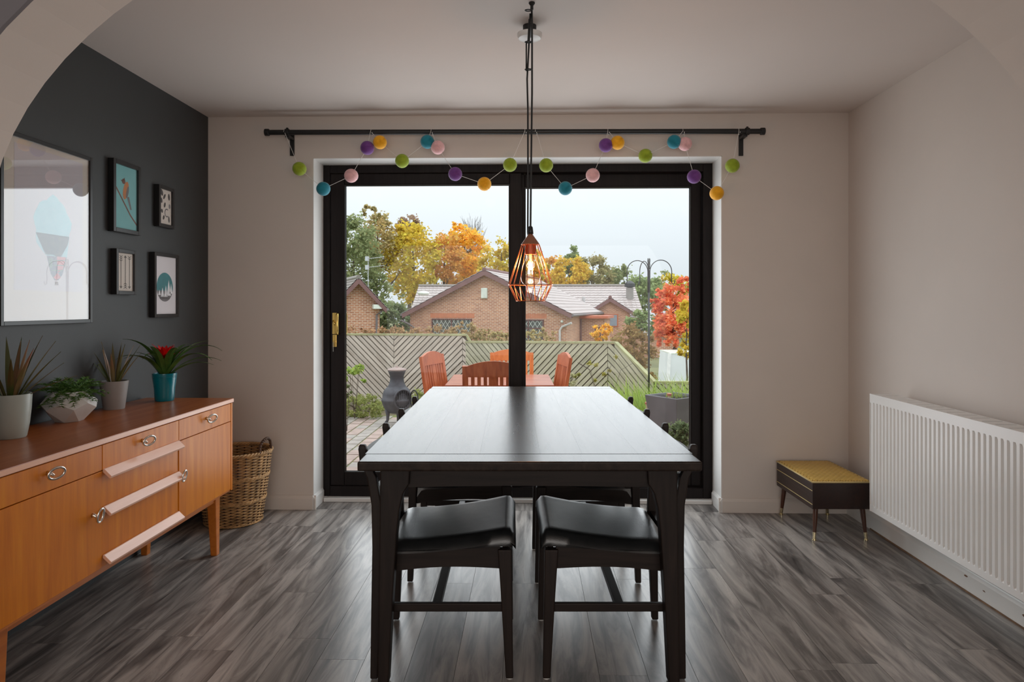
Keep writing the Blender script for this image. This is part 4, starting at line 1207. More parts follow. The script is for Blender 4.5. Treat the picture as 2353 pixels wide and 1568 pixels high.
# large balloon print
tl_, pr, uv = frame('large framed hot air balloon print behind reflecting glass', 2, 213, 305, 748, 352, 743, 0.022, 0.016, P_cream, M_pglass2)
motif(pr, uv, [[(0.12, 0.17), (0.92, 0.17), (0.92, 0.97), (0.12, 0.97)]], 'inner_sheet', mat('pale_lilac_paper', lin(206, 200, 206), 0.7, var=0.02))
asp = 1.9
shape = []
for k in range(33):
    t = k / 32; a = 2 * PI * t
    r_ = 1.0 + 0.05 * math.sin(5 * a + 0.6) + 0.04 * math.sin(9 * a)
    shape.append((0.545 + 0.215 * r_ * math.cos(a), 0.545 + 0.175 * r_ * math.sin(a)))
motif(pr, uv, [shape[:-1], [(0.345, 0.50), (0.745, 0.50), (0.715, 0.375), (0.46, 0.375)]], 'balloon_dome', I_cyan, 0.0003)
motif(pr, uv, [[(0.47, 0.375), (0.71, 0.375), (0.66, 0.27), (0.61, 0.235), (0.56, 0.235), (0.52, 0.27)]], 'balloon_skirt', I_navy, 0.0003)
motif(pr, uv, [[(0.59, 0.375), (0.70, 0.375), (0.665, 0.30), (0.60, 0.28)], [(0.55, 0.25), (0.60, 0.28), (0.64, 0.25), (0.58, 0.235)]], 'balloon_red_panel', I_red, 0.0006)
motif(pr, uv, [[(0.49, 0.36), (0.54, 0.36), (0.53, 0.30), (0.50, 0.31)]] + stroke([(0.49, 0.345), (0.69, 0.355)], 0.010, asp) + stroke([(0.50, 0.32), (0.68, 0.325)], 0.010, asp) + stroke([(0.52, 0.29), (0.66, 0.295)], 0.010, asp), 'balloon_seams', I_green, 0.0009)
motif(pr, uv, [[(0.565, 0.205), (0.61, 0.205), (0.605, 0.225), (0.57, 0.225)]], 'balloon_basket', I_brown, 0.0006)

# ------------------------------------------------------------------ wicker laundry basket
M_wick = mat('honey_wicker', lin(176, 138, 92), 0.6, var=0.35, scale=18, detail=2)
M_wickd = mat('dark_wicker', lin(80, 54, 36), 0.6, var=0.3, scale=18)
bc = camxy(-1.612, 3.955)
bk = thing('laundry_basket', 'round wicker laundry basket between the sideboard and the back wall', 'basket', (bc.x, bc.y, 0.0))
bh, br0, br1 = 0.405, 0.150, 0.205
rad_ = lambda z: br0 + (br1 - br0) * (z / bh) ** 0.9
NS = 30
mb = MB()
for k in range(NS):
    a = 2 * PI * k / NS
    mb.tube([(rad_(z) * math.cos(a), rad_(z) * math.sin(a), z) for z in (0.004, 0.1, 0.2, 0.3, bh)], 0.0042, 5)
mb.build('stakes', M_wickd, bk, kind='stuff', world=False)
mb = MB(); z = 0.016; k = 0
while z < bh - 0.012:
    if not any(abs(z - q) < 0.010 for q in (0.135, 0.27)):
        ph = (k % 2) * PI
        mb.tube([((rad_(z) + 0.0055 * math.cos(NS / 2 * a + ph)) * math.cos(a), (rad_(z) + 0.0055 * math.cos(NS / 2 * a + ph)) * math.sin(a), z) for a in [2 * PI * i / 150 for i in range(151)]], 0.0040, 5, cap=False)
        k += 1
    z += 0.0083
mb.build('weave', M_wick, bk, smooth=True, kind='stuff', world=False)
for z in (0.008, 0.132, 0.140, 0.266, 0.274):
    mb = MB()
    for s in (0, PI):
        mb.tube([((rad_(z) + 0.005 + 0.003 * math.cos(24 * a + s)) * math.cos(a), (rad_(z) + 0.005 + 0.003 * math.cos(24 * a + s)) * math.sin(a), z + 0.003 * math.sin(24 * a + s)) for a in [2 * PI * i / 200 for i in range(201)]], 0.0042, 5, cap=False)
    mb.build('twisted_band', M_wick, bk, smooth=True, world=False)
mb = MB()
for s in (0, 2 * PI / 3, 4 * PI / 3):
    mb.tube([((br1 + 0.007 * math.cos(20 * a + s)) * math.cos(a), (br1 + 0.007 * math.cos(20 * a + s)) * math.sin(a), bh + 0.007 * math.sin(20 * a + s)) for a in [2 * PI * i / 240 for i in range(241)]], 0.0060, 6, cap=False)
mb.build('braided_rim', M_wick, bk, smooth=True, world=False)
MB().lathe([(0, 0.004), (br0 - 0.003, 0.004), (br0, 0.010), (0, 0.010)], n=30).build('base', M_wickd, bk, world=False)
for a0 in (-0.15, PI - 0.15):
    mb = MB()
    for s in (0, PI):
        pts = []
        for i in range(49):
            t = PI * i / 48; u = (a0 + 0.30 * math.cos(t)) ; zz_ = bh + 0.003 + 0.075 * math.sin(t) ** 0.8
            r_ = br1 + 0.002
            pts.append(V((r_ * math.cos(u), r_ * math.sin(u), zz_)) + V((math.cos(u), math.sin(u), 0)) * 0.004 * math.cos(14 * t + s) + V((0, 0, 0.004 * math.sin(14 * t + s))))
        mb.tube(pts, 0.0058, 6)
    mb.build('handle', M_wickd, bk, smooth=True, world=False)
# folded dark blue cloth inside the basket
mb = MB(); nx = ny = 26; vs_, fs_ = [], []
for i in range(nx + 1):
    for j in range(ny + 1):
        r_ = 0.165 * i / nx; a = 2 * PI * j / ny
        z = 0.30 + 0.05 * math.cos(a - PI) * (i / nx) + 0.018 * math.sin(4 * a + 3 * i / nx) * (i / nx) - 0.04 * (i / nx) ** 3
        vs_.append((r_ * math.cos(a), r_ * math.sin(a), z))
for i in range(nx):
    for j in range(ny): fs_.append((i * (ny + 1) + j, (i + 1) * (ny + 1) + j, (i + 1) * (ny + 1) + j + 1, i * (ny + 1) + j + 1))
n0 = len(vs_)
for i in range(nx + 1):
    for j in range(ny + 1):
        x_, y_, z = vs_[i * (ny + 1) + j]; vs_.append((x_ * 0.95, y_ * 0.95, 0.14))
for i in range(nx):
    for j in range(ny): fs_.append((n0 + i * (ny + 1) + j + 1, n0 + (i + 1) * (ny + 1) + j + 1, n0 + (i + 1) * (ny + 1) + j, n0 + i * (ny + 1) + j))
for j in range(ny): fs_.append((nx * (ny + 1) + j, n0 + nx * (ny + 1) + j, n0 + nx * (ny + 1) + j + 1, nx * (ny + 1) + j + 1))
mb.add(vs_, fs_)
mb.v = [(x_ * 0.86 + bc.x, y_ * 0.86 + bc.y, z) for x_, y_, z in mb.v]
o = mb.build('folded_cloth', mat('navy_cloth', lin(30, 34, 78), 0.85, var=0.2, scale=20, sheen=0.3), None, smooth=True)
tag(o, 'dark blue cloth lying inside the wicker basket', 'cloth')
# ================================================================== the garden beyond the door
GZ = -0.20
M_ground = mat('garden_soil', lin(96, 86, 66), 0.95, var=0.4, scale=3, bump=0.5, bscale=30)
M_paver = mat('pink_grey_paver', lin(170, 151, 143), 0.85, var=0.16, scale=9, bump=0.2, bscale=60)
M_paver2 = mat('grey_paver', lin(162, 155, 149), 0.85, var=0.16, scale=9, bump=0.2, bscale=60)
M_moss = mat('mossy_joint', lin(116, 122, 70), 0.95, var=0.35, scale=12)
M_lawn = mat('distant_ground', lin(110, 112, 76), 0.95, var=0.3, scale=0.6)
M_brickext = brickmat('house_wall_brick', lin(170, 110, 84), lin(150, 92, 70), lin(176, 160, 146), 'xz+y')
o = MB().box(-6, 6, 4.45, 11.5, GZ - 0.3, GZ - 0.03).build('garden_ground', M_ground); o['kind'] = 'structure'
o = MB().box(-60, 70, 11.5, 120, -2.6, -1.6).build('distant_ground', M_lawn); o['kind'] = 'structure'
o = MB().box(-6, 6, 4.45, 4.75, -0.5, -0.0).box(-6, DX0 - 0.1, 4.451, 4.60, 0, 2.6).box(DX1 + 0.1, 6, 4.451, 4.60, 0, 2.6).build('wall_exterior', M_brickext); o['kind'] = 'structure'
# block-paved patio
pav = MB().box(-2.62, 2.2, 4.75, 9.05, GZ - 0.05, GZ - 0.007).build('patio', M_moss); pav['kind'] = 'structure'
bw, bl = 0.140, 0.205
pm = {}
for i, m_ in enumerate((M_paver, M_paver2)):
    mb = MB().hexa([(-bw / 2 + 0.004, -bl / 2 + 0.004, -0.03), (bw / 2 - 0.004, -bl / 2 + 0.004, -0.03), (bw / 2 - 0.004, bl / 2 - 0.004, -0.03), (-bw / 2 + 0.004, bl / 2 - 0.004, -0.03),
                    (-bw / 2 + 0.008, -bl / 2 + 0.008, 0), (bw / 2 - 0.008, -bl / 2 + 0.008, 0), (bw / 2 - 0.008, bl / 2 - 0.008, 0), (-bw / 2 + 0.008, bl / 2 - 0.008, 0)])
    pm[i] = mb.mesh('paver', m_)
rest = MB(); cnt = 0
for c_ in range(30):
    for r_ in range(22):
        x = -2.55 + c_ * bw; y = 4.86 + r_ * bl + (bl / 2 if c_ % 2 else 0)
        if y > 8.95: continue
        z = GZ + RND.uniform(-0.002, 0.002)
        if c_ < 14 and cnt < 296:
            o = bpy.data.objects.new('paver', pm[1 if (c_ in (0, 1, 2, 5, 9) or RND.random() < 0.2) else 0]); COL.objects.link(o); o.parent = pav
            o.location = (x, y, z); o.rotation_euler = (0, 0, RND.uniform(-0.015, 0.015)); cnt += 1
        else:
            rest.box(x - bw / 2 + 0.004, x + bw / 2 - 0.004, y - bl / 2 + 0.004, y + bl / 2 - 0.004, GZ - 0.03, z)
rest.build('far_pavers', M_paver, pav, kind='stuff')

# ------------------------------------------------------------------ chevron fence
M_fence = wood('weathered_fence_wood', [lin(176, 164, 150), lin(200, 190, 178), lin(218, 210, 198)], 'x', 3, 10, 0.85, bump=0.2, objvar=0.10)
M_fenceg = wood('green_stained_fence', [lin(158, 158, 132), lin(186, 184, 160), lin(206, 202, 182)], 'x', 3, 10, 0.85, bump=0.2, objvar=0.10)
M_fcap = mat('mossy_fence_cap', lin(172, 172, 132), 0.9, var=0.25, scale=6)
M_fgap = mat('fence_backing', lin(110, 100, 88), 0.95)
fence = thing('garden_fence', 'weathered timber fence of diagonal chevron boards across the garden', 'fence', (0, 9.5, GZ))


def clip(poly, a, b, c_):
    """keep a*s + b*z >= c"""
    out = []
    for i in range(len(poly)):
        p, q = poly[i], poly[(i + 1) % len(poly)]
        dp, dq = a * p[0] + b * p[1] - c_, a * q[0] + b * q[1] - c_
        if dp >= 0: out.append(p)
        if dp * dq < 0:
            t = dp / (dp - dq); out.append((p[0] + (q[0] - p[0]) * t, p[1] + (q[1] - p[1]) * t))
    return out


def fence_run(A, B, zb, zt0, zt1, regions, m, pitchv=0.088, gapv=0.018):
    """A,B plan ends; regions: (frac0, frac1, '/' or '\\')"""
    A, B = V((A.x, A.y, 0)), V((B.x, B.y, 0)); d = (B - A); Ln = d.length; d.normalize(); nrm = V((d.y, -d.x, 0))
    ztop = lambda s: zt0 + (zt1 - zt0) * s / Ln
    W = lambda s, z, off=0.0: A + d * s + V((0, 0, z)) + nrm * off
    for f0, f1, sl in regions:
        s0, s1 = f0 * Ln + 0.003, f1 * Ln - 0.003
        reg = [(s0, zb), (s1, zb), (s1, ztop(s1) - 0.02), (s0, ztop(s0) - 0.02)]
        k = -1 if sl == '/' else 1           # t = z + k*s
        ts = [p[1] + k * p[0] for p in reg]; t = min(ts)
        while t < max(ts):
            p = clip(clip(reg, k, 1, t), -k, -1, -(t + pitchv - gapv))
            if len(p) >= 3:
                area = abs(sum(p[i][0] * p[(i + 1) % len(p)][1] - p[(i + 1) % len(p)][0] * p[i][1] for i in range(len(p)))) / 2
                if area > 0.0015:
                    off = 0.012 + RND.uniform(0, 0.005)
                    pts = [W(s, z, off) for s, z in p]
                    cen = sum(pts, V((0, 0, 0))) / len(pts)
                    bdir = (d - V((0, 0, 1)) * k).normalized() if True else d
                    # local frame with x along the board so the grain follows it
                    zax = nrm; xax = bdir; yax = zax.cross(xax).normalized()
                    R = Matrix((xax, yax, zax)).transposed()
                    loc = [R.transposed() @ (q - cen) for q in pts]
                    nn = 0.0
                    for i in range(len(loc)): nn += loc[i].x * loc[(i + 1) % len(loc)].y - loc[(i + 1) % len(loc)].x * loc[i].y
                    if nn < 0: loc.reverse()
                    mb = MB().prism(loc, (0, 0, 0.016))
                    o = mb.build('board', m, fence, world=False)
                    o.location = cen - V(fence.location); o.rotation_euler = R.to_euler()
            t += pitchv
    # cap rail along the top, backing battens behind
    MB().bar(W(0, zt0 - 0.008), W(Ln, zt1 - 0.008), 0.075, 0.026).build('cap_rail', M_fcap, fence)
    MB().prism([W(0, zb, -0.004), W(Ln, zb, -0.004), W(Ln, zt1 - 0.03, -0.004), W(0, zt0 - 0.03, -0.004)], nrm * 0.008).build('backing', M_fgap, fence)


PL = at
fA0, fA1 = PL(690, 768, 10.3), PL(1072, 768, 10.0)
fB1 = PL(1415, 786, 8.9); fC1 = PL(1505, 877, 8.5); fD1 = PL(1690, 878, 8.2)
ZA = at(1000, 768, 10.1).z; ZBa = at(1082, 785, 10.0).z; ZBb = at(1415, 786, 8.9).z
fx = lambda A, B, px: (px - A) / (B - A)
fence_run(fA0, fA1, -0.16, ZA, ZA, [(0, fx(690, 1072, 755), '/'), (fx(690, 1072, 755), fx(690, 1072, 909), '\\'), (fx(690, 1072, 909), fx(690, 1072, 1064), '/'), (fx(690, 1072, 1064), 1, '\\')], M_fence)
fence_run(fA1, fB1, -0.16, ZBa, ZBb, [(0, fx(1072, 1415, 1200), '\\'), (fx(1072, 1415, 1200), fx(1072, 1415, 1400), '/'), (fx(1072, 1415, 1400), 1, '\\')], M_fenceg)
fence_run(fB1, fC1, -0.16, ZBb, at(1505, 877, 8.5).z, [(0, 1, '\\')], M_fenceg)
fence_run(fC1, fD1, -0.16, at(1505, 877, 8.5).z, at(1690, 878, 8.2).z, [(0, 1, '\\')], M_fenceg)
MB().bar(V((fA1.x, fA1.y, ZA - 0.01)), V((fA1.x + 0.06, fA1.y, ZBa - 0.01)), 0.06, 0.03).build('cap_step', M_fcap, fence)

# ------------------------------------------------------------------ foliage helpers
def crown_mesh(mb, c, rad, n, leaf, rnd, clump=50, shape='ball', squash=1.0):
    k = max(3, n // clump)
    for _ in range(k):
        while True:
            q = V((rnd.uniform(-1, 1), rnd.uniform(-1, 1), rnd.uniform(-1, 1)))
            if q.length <= 1: break
        if q.length > 0.05: q = q * (q.length ** -0.35)
        if shape == 'cone':
            f = 1 - (q.z * 0.5 + 0.5) * 0.75; q.x *= f * 1.15; q.y *= f * 1.15
        cc = V((c[0] + q.x * rad[0], c[1] + q.y * rad[1], c[2] + q.z * rad[2]))
        cr = min(rad) * rnd.uniform(0.14, 0.34)
        for _ in range(clump):
            p = cc + V((rnd.gauss(0, 0.5), rnd.gauss(0, 0.5), rnd.gauss(0, 0.42))) * cr
            a, b = rnd.uniform(0, 2 * PI), rnd.uniform(-0.9, 0.9)
            u = V((math.cos(a) * math.cos(b), math.sin(a) * math.cos(b), math.sin(b))); w_ = u.cross(V((rnd.uniform(-1, 1), rnd.uniform(-1, 1), rnd.uniform(-1, 1)))).normalized()
            s = leaf * rnd.uniform(0.6, 1.3)
            mb.add([p - u * s * 0.5, p + w_ * s * 0.32, p + u * s * 0.5, p - w_ * s * 0.32], [(0, 1, 2, 3)])
    return mb


def branches(mb, base, top, r, rnd, n=6, spread=0.22):
    base, top = V(base), V(top); h = (top - base).length
    mb.tube([base, base.lerp(top, 0.5) + V((rnd.uniform(-0.03, 0.03) * h, 0, 0)), top], [r, r * 0.7, r * 0.2], 7)
    for k in range(n):
        t = rnd.uniform(0.3, 0.85); a = rnd.uniform(0, 2 * PI); p = base.lerp(top, t); l = h * spread * (1.15 - t) * rnd.uniform(0.7, 1.3)
        q = p + V((math.cos(a) * l, math.sin(a) * l, l * rnd.uniform(0.7, 1.3)))
        mb.tube([p, p.lerp(q, 0.5) + V((0, 0, l * 0.1)), q], [r * 0.45, r * 0.28, r * 0.08], 5)
        for e in range(3):
            a2 = a + rnd.uniform(-0.9, 0.9); s = p.lerp(q, rnd.uniform(0.4, 0.9)); l2 = l * 0.5
            mb.tube([s, s + V((math.cos(a2) * l2 * 0.7, math.sin(a2) * l2 * 0.7, l2))], [r * 0.2, r * 0.04], 4)
    return mb


M_bark = mat('grey_brown_bark', lin(96, 84, 74), 0.9, var=0.3, scale=8)


def leafm(name, a, b=None, isl=0.28):
    m = mat(name, lin(*a), 0.7, var=0.0, c2=lin(*(b or a)), scale=0.5, island=isl, spec=0.2, detail=3)
    nt = m.node_tree; N, L = nt.nodes, nt.links
    pb = N.get('Principled BSDF'); out = N.get('Material Output')
    tl = N.new('ShaderNodeBsdfTranslucent'); mx = N.new('ShaderNodeMixShader'); mx.inputs[0].default_value = 0.45
    L.new(pb.inputs['Base Color'].links[0].from_socket, tl.inputs['Color'])
    L.new(pb.outputs[0], mx.inputs[1]); L.new(tl.outputs[0], mx.inputs[2]); L.new(mx.outputs[0], out.inputs['Surface'])
    return m


def tree(name, label, cat, px, py, rx, ry, D, m, n=3600, leaf=0.22, shape='ball', zg=-1.7, depth=0.8, seed=1, group=None, extra=()):
    rnd = random.Random(seed)
    leaf *= max(1.0, D / 47.0) if D > 40 else 1.0
    c = at(px, py, D); k = D / FPX
    t = thing(name, label, cat, (c.x, c.y, zg), group=group)
    ch_ = c.z - zg
    br = branches(MB(), (0, 0, 0), (0, 0, ch_ + ry * k * 0.55), max(0.01, 0.02 * (ch_ + ry * k) * (1 if D > 15 else 0.6)), rnd)
    br.build('trunk', M_bark, t, world=False)
    mb = MB(); crown_mesh(mb, (0, 0, ch_), (rx * k, max(rx, ry) * k * depth, ry * k), n, leaf, rnd, shape=shape)
    for (ex, ey, erx, ery, en) in extra:
        crown_mesh(mb, ((ex - px) * k, 0, ch_ - (ey - py) * k), (erx * k, erx * k * depth, ery * k), en, leaf, rnd)
    mb.build('foliage', m, t, world=False, kind='stuff')
    return t


# ------------------------------------------------------------------ houses
M_brick = brickmat('orange_brick', lin(206, 142, 108), lin(168, 104, 78), lin(216, 192, 172), 'xz+y', ms=0.014)
M_tile = mat('wet_roof_tile', lin(172, 160, 158), 0.32, var=0.10, scale=2, spec=0.6, island=0.08)
M_tiled = mat('grey_roof_tile', lin(132, 124, 118), 0.5, var=0.10, scale=2, island=0.08)
M_barge = mat('maroon_bargeboard', lin(128, 94, 92), 0.6, var=0.12, scale=3)
M_mar = mat('maroon_window_frame', lin(104, 66, 64), 0.5)
M_lead = mat('lead_lattice', lin(196, 200, 196), 0.5)
M_wglass = mat('far_window_glass', lin(84, 88, 84), 0.25, var=0.25, scale=1.2)
M_gut = mat('grey_rainwater_pipe', lin(120, 112, 114), 0.5)
M_alarm = mat('white_alarm_box', lin(226, 232, 222), 0.4)


def roof_side(name_mat, parent, R0, R1, E0, E1, n, wave=0.28, amp=0.022, thick=0.035):
    """tile courses between ridge R0-R1 and eave E0-E1 (points local to parent), each course a part"""
    R0, R1, E0, E1 = V(R0), V(R1), V(E0), V(E1)
    nrm = (R1 - R0).cross(E0 - R0).normalized()
    if nrm.z < 0: nrm = -nrm
    Lw = (R1 - R0).length; seg = max(8, int(Lw / wave * 6))
    for i in range(n):
        a, b = i / n, min(1.0, (i + 1.12) / n)
        vs_, fs_ = [], []
        for k in range(seg + 1):
            u = k / seg
            wv = amp * max(0, math.sin(2 * PI * u * Lw / wave)) ** 1.5
            top = R0.lerp(R1, u).lerp(E0.lerp(E1, u), a); bot = R0.lerp(R1, u).lerp(E0.lerp(E1, u), b)
            vs_ += [top + nrm * (wv + 0.002), bot + nrm * (wv + thick), bot + nrm * (wv + 0.0)]
        for k in range(seg):
            q = k * 3
            fs_ += [(q, q + 1, q + 4, q + 3), (q + 1, q + 2, q + 5, q + 4)]
        MB().add(vs_, fs_).build('tile_course', name_mat, parent, smooth=False, world=False)


def lattice_window(parent, x0, x1, z0, z1, y, cols=2, transom=None, lat=0.14):
    """leaded window in the gable plane y (local), frame > pane, lattice"""
    fw = 0.055
    mb = MB().box(x0, x1, y - 0.05, y + 0.02, z0, z0 + fw).box(x0, x1, y - 0.05, y + 0.02, z1 - fw, z1).box(x0, x0 + fw, y - 0.05, y + 0.02, z0 + fw, z1 - fw).box(x1 - fw, x1, y - 0.05, y + 0.02, z0 + fw, z1 - fw)
    for k in range(1, cols):
        xm = x0 + (x1 - x0) * k / cols; mb.box(xm - fw / 2, xm + fw / 2, y - 0.05, y + 0.02, z0 + fw, z1 - fw)
    if transom: mb.box(x0 + fw, x1 - fw, y - 0.052, y + 0.018, transom - fw / 2, transom + fw / 2)
    f = mb.build('window', M_mar, parent, world=False)
    MB().box(x0 + fw, x1 - fw, y - 0.012, y + 0.01, z0 + fw, z1 - fw).build('pane', M_wglass, f, world=False)
    lm = MB(); t = -(z1 - z0)
    reg = [(x0 + fw, z0 + fw), (x1 - fw, z0 + fw), (x1 - fw, z1 - fw), (x0 + fw, z1 - fw)]
    for k in (1, -1):
        ts = [q[1] * 1.0 + k * q[0] * 1.5 for q in reg]; v_ = min(ts) + 0.05
        while v_ < max(ts):
            p = clip(clip(reg, k * 1.5, 1, v_), -k * 1.5, -1, -(v_ + 0.040))
            if len(p) >= 3: lm.prism([(q[0], y - 0.016, q[1]) for q in p], (0, 0.004, 0))
            v_ += lat * 2.3
    lm.build('lattice', M_lead, f, world=False)
    return f


def house(name, label, loc, rz, w, L, ze, zr, zg=-1.9, ov=0.28, sof=0.35, tile=None, ncr=12, group=None, sides=(-1, 1), eave_drop=0.0, ncl=None):
    """gable front at local y=0 (facing -y), x across, ridge along +y; heights are above the parent origin"""
    t = thing(name, label, 'house', (loc[0], loc[1], zg), rz, group)
    E, Rg = ze - zg, zr - zg; hw_ = w / 2
    slope = (Rg - E) / hw_
    poly = [(-hw_, 0, 0), (hw_, 0, 0), (hw_, 0, E), (0, 0, Rg), (-hw_, 0, E)]
    MB().prism(poly, (0, L, 0)).build('walls', M_brick, t, world=False)
    for s in sides:
        ex = s * (hw_ + ov); ez = E - slope * ov + 0.08
        roof_side(tile or M_tile, t, (0, -sof, Rg + 0.10), (0, L + sof, Rg + 0.10), (ex, -sof, ez), (ex, L + sof, ez), ncr)
        MB().prism([(0, -sof, Rg + 0.09), (ex, -sof, ez - 0.01), (ex, -sof, ez - 0.22), (0, -sof, Rg - 0.16)], (0, 0.05, 0)).build('bargeboard', M_barge, t, world=False)
        MB().prism([(0, -sof + 0.05, Rg - 0.02), (ex, -sof + 0.05, ez - 0.12), (ex, -sof + 0.05, ez - 0.16), (0, -sof + 0.05, Rg - 0.06)], (0, sof - 0.04, 0)).build('soffit', M_barge, t, world=False)
        MB().tube([(ex + s * 0.05, -sof, ez - 0.06), (ex + s * 0.05, L + sof, ez - 0.06)], 0.06, 8).build('gutter', M_gut, t, world=False)
    MB().tube([(0, -sof, Rg + 0.11), (0, L + sof, Rg + 0.11)], 0.11, 8).build('ridge_tiles', M_barge if tile is None else tile, t, world=False)
    return t


# main bungalow: gable apex at (1115,622), eaves near (915,725) and (1320,731)
DH = 33.0
apx = at(1117, 621, DH); lft = at(916, 722, DH)
rotH = math.radians(-13.0)
hwid = 2 * (apx.x - lft.x - 0.28) * 1.0
H1 = house('brick_bungalow', 'brick bungalow with its wide gable facing the garden, wet tiled roof', (apx.x, apx.y), rotH, hwid, 11.5, 0.95, apx.z - 0.10, zg=-1.9, ncr=13)
zg1 = -1.9


def h1x(px, D=DH): return (at(px, 700, D).x - apx.x) / math.cos(rotH)


def h1z(py, D=DH): return at(1115, py, D).z - zg1


lattice_window(H1, h1x(988), h1x(1084), h1z(790), h1z(733), -0.02, 2, None)
lattice_window(H1, h1x(1180), h1x(1249), h1z(800), h1z(734), -0.02, 2, h1z(754))
MB().box(h1x(1106.5), h1x(1121), -0.14, 0.0, h1z(686), h1z(662)).build('alarm_box', M_alarm, H1, world=False, bevel=0.03)
MB().tube([(h1x(918), -0.3, h1z(737)), (h1x(935), -0.2, h1z(746)), (h1x(948), -0.08, h1z(756)), (h1x(948), -0.08, 0)], 0.05, 8).build('downpipe', M_gut, H1, world=False)
MB().tube([(h1x(1312), -0.25, h1z(741)), (h1x(1290), -0.08, h1z(750)), (h1x(1285), -0.08, h1z(758)), (h1x(1285), -0.08, 0)], 0.055, 8).build('downpipe', mat('white_downpipe', lin(200, 196, 194), 0.5), H1, world=False)
MB().sphere((h1x(1290), -0.12, h1z(738)), 0.07, 10, 8).build('outside_light', M_alarm, H1, world=False)
# soldier courses above the windows
for a, b, z in ((984, 1090, 731), (1178, 1255, 732)):
    n_ = 16; x0, x1 = h1x(a), h1x(b)
    mb = MB()
    for k in range(n_): mb.box(x0 + (x1 - x0) * k / n_ + 0.008, x0 + (x1 - x0) * (k + 1) / n_ - 0.008, -0.012, 0.0, h1z(z), h1z(z) + 0.22)
    mb.build('brick_lintel', mat('red_soldier_brick', lin(206, 132, 100), 0.85, var=0.2, scale=3), H1, world=False, kind='stuff')

# long house behind: ridge across the view
DB = 50.0
rl = at(962, 658, DB); rrp = at(1456, 658, DB); el = at(1456, 727, DB)
wB = 8.6
cB = V(((rl.x + rrp.x) / 2, rl.y + 0.0, 0))
H2 = thing('long_brick_house', 'long brick house with a pale tiled roof behind the gabled bungalow', 'house', (cB.x, cB.y, -1.9))
hl_ = (rrp.x - rl.x) / 2; Rg = rl.z + 1.9; E = el.z + 1.9
MB().prism([(-hl_ + 0.3, -4.0, 0), (-hl_ + 0.3, 4.0, 0), (-hl_ + 0.3, 4.0, E), (-hl_ + 0.3, 0, Rg - 0.1), (-hl_ + 0.3, -4.0, E)], (2 * hl_ - 0.6, 0, 0)).build('walls', M_brick, H2, world=False)
roof_side(M_tile, H2, (-hl_, 0, Rg), (hl_, 0, Rg), (-hl_, -4.4, E - 0.05), (hl_, -4.4, E - 0.05), 13)
roof_side(M_tile, H2, (-hl_, 0, Rg), (hl_, 0, Rg), (-hl_, 4.4, E - 0.05), (hl_, 4.4, E - 0.05), 6)
MB().tube([(-hl_, 0, Rg + 0.02), (hl_, 0, Rg + 0.02)], 0.12, 8).build('ridge_tiles', M_tiled, H2, world=False)
fx_ = at(1437, 690, DB).x - cB.x
MB().lathe([(0.26, 0), (0.26, 1.05), (0.0, 1.05)], (fx_, -1.8, at(1437, 690, DB).z + 1.9 - 0.2), 14).build('flue', mat('flue_grey', lin(150, 146, 142), 0.6), H2, world=False)
MB().lathe([(0.16, 0), (0.36, 0.05), (0.36, 0.28), (0.15, 0.45), (0.0, 0.5)], (fx_, -1.8, at(1437, 690, DB).z + 1.9 + 0.86), 14).build('flue_cowl', mat('dark_cowl', lin(60, 62, 66), 0.5), H2, world=False)
vx = at(1337, 700, DB - 6).x - cB.x
MB().tube([(vx + 0.2, -4.5, E - 0.1), (vx + 0.2, -4.5, E + 1.35)], 0.12, 10).build('vent_pipe', mat('pale_vent', lin(200, 200, 200), 0.5), H2, world=False)
dx0 = at(970, 690, DB).x - cB.x
MB().sphere((dx0 + 0.5, -2.6, at(976, 676, DB).z + 1.9), 0.35, 12, 8, (1.2, 1, 0.5)).build('roof_light', M_alarm, H2, world=False)
# gabled wing at the right
DG = 43.0
gp = at(1402, 684, DG)
H3 = house('gabled_wing', 'small brick gabled house at the right end of the long pale roof', (gp.x, gp.y), math.radians(-6), 2 * 45 * DG / FPX, 2.4, at(1402, 716, DG).z, gp.z - 0.1, ncr=8, ov=0.35, sof=0.3)
wf = MB().box(-0.42, 0.50, -0.06, 0.03, at(1400, 751, DG).z + 1.9, at(1400, 722, DG).z + 1.9).build('window', mat('orange_window_frame', lin(196, 110, 70), 0.6), H3, world=False)
MB().box(-0.34, 0.42, -0.075, -0.05, at(1400, 749, DG).z + 1.9, at(1400, 724, DG).z + 1.9).build('pane', mat('pale_far_pane', lin(150, 158, 168), 0.1), wf, world=False)
# brick outbuilding between the bungalow and the wing
DO = 36.0
ob = at(1335, 735, DO)
H4 = thing('brick_porch', 'low brick porch with an orange fascia at the right end of the bungalow', 'porch', (ob.x, ob.y, -1.9), rotH)
MB().box(-0.3, 1.25, 0, 2.5, 0, at(1335, 732, DO).z + 1.9).build('walls', M_brick, H4, world=False)
MB().box(-0.35, 1.45, -0.25, 2.7, at(1335, 732, DO).z + 1.9, at(1335, 727, DO).z + 1.92).build('fascia', mat('orange_fascia', lin(196, 112, 84), 0.6), H4, world=False)
MB().box(0.75, 1.05, -0.06, 0.02, 0.4, at(1335, 752, DO).z + 1.9).build('door', M_mar, H4, world=False)
MB().tube([(0.0, -0.1, 0), (0.0, -0.1, at(1335, 733, DO).z + 1.9)], 0.06, 8).build('downpipe', M_barge, H4, world=False)
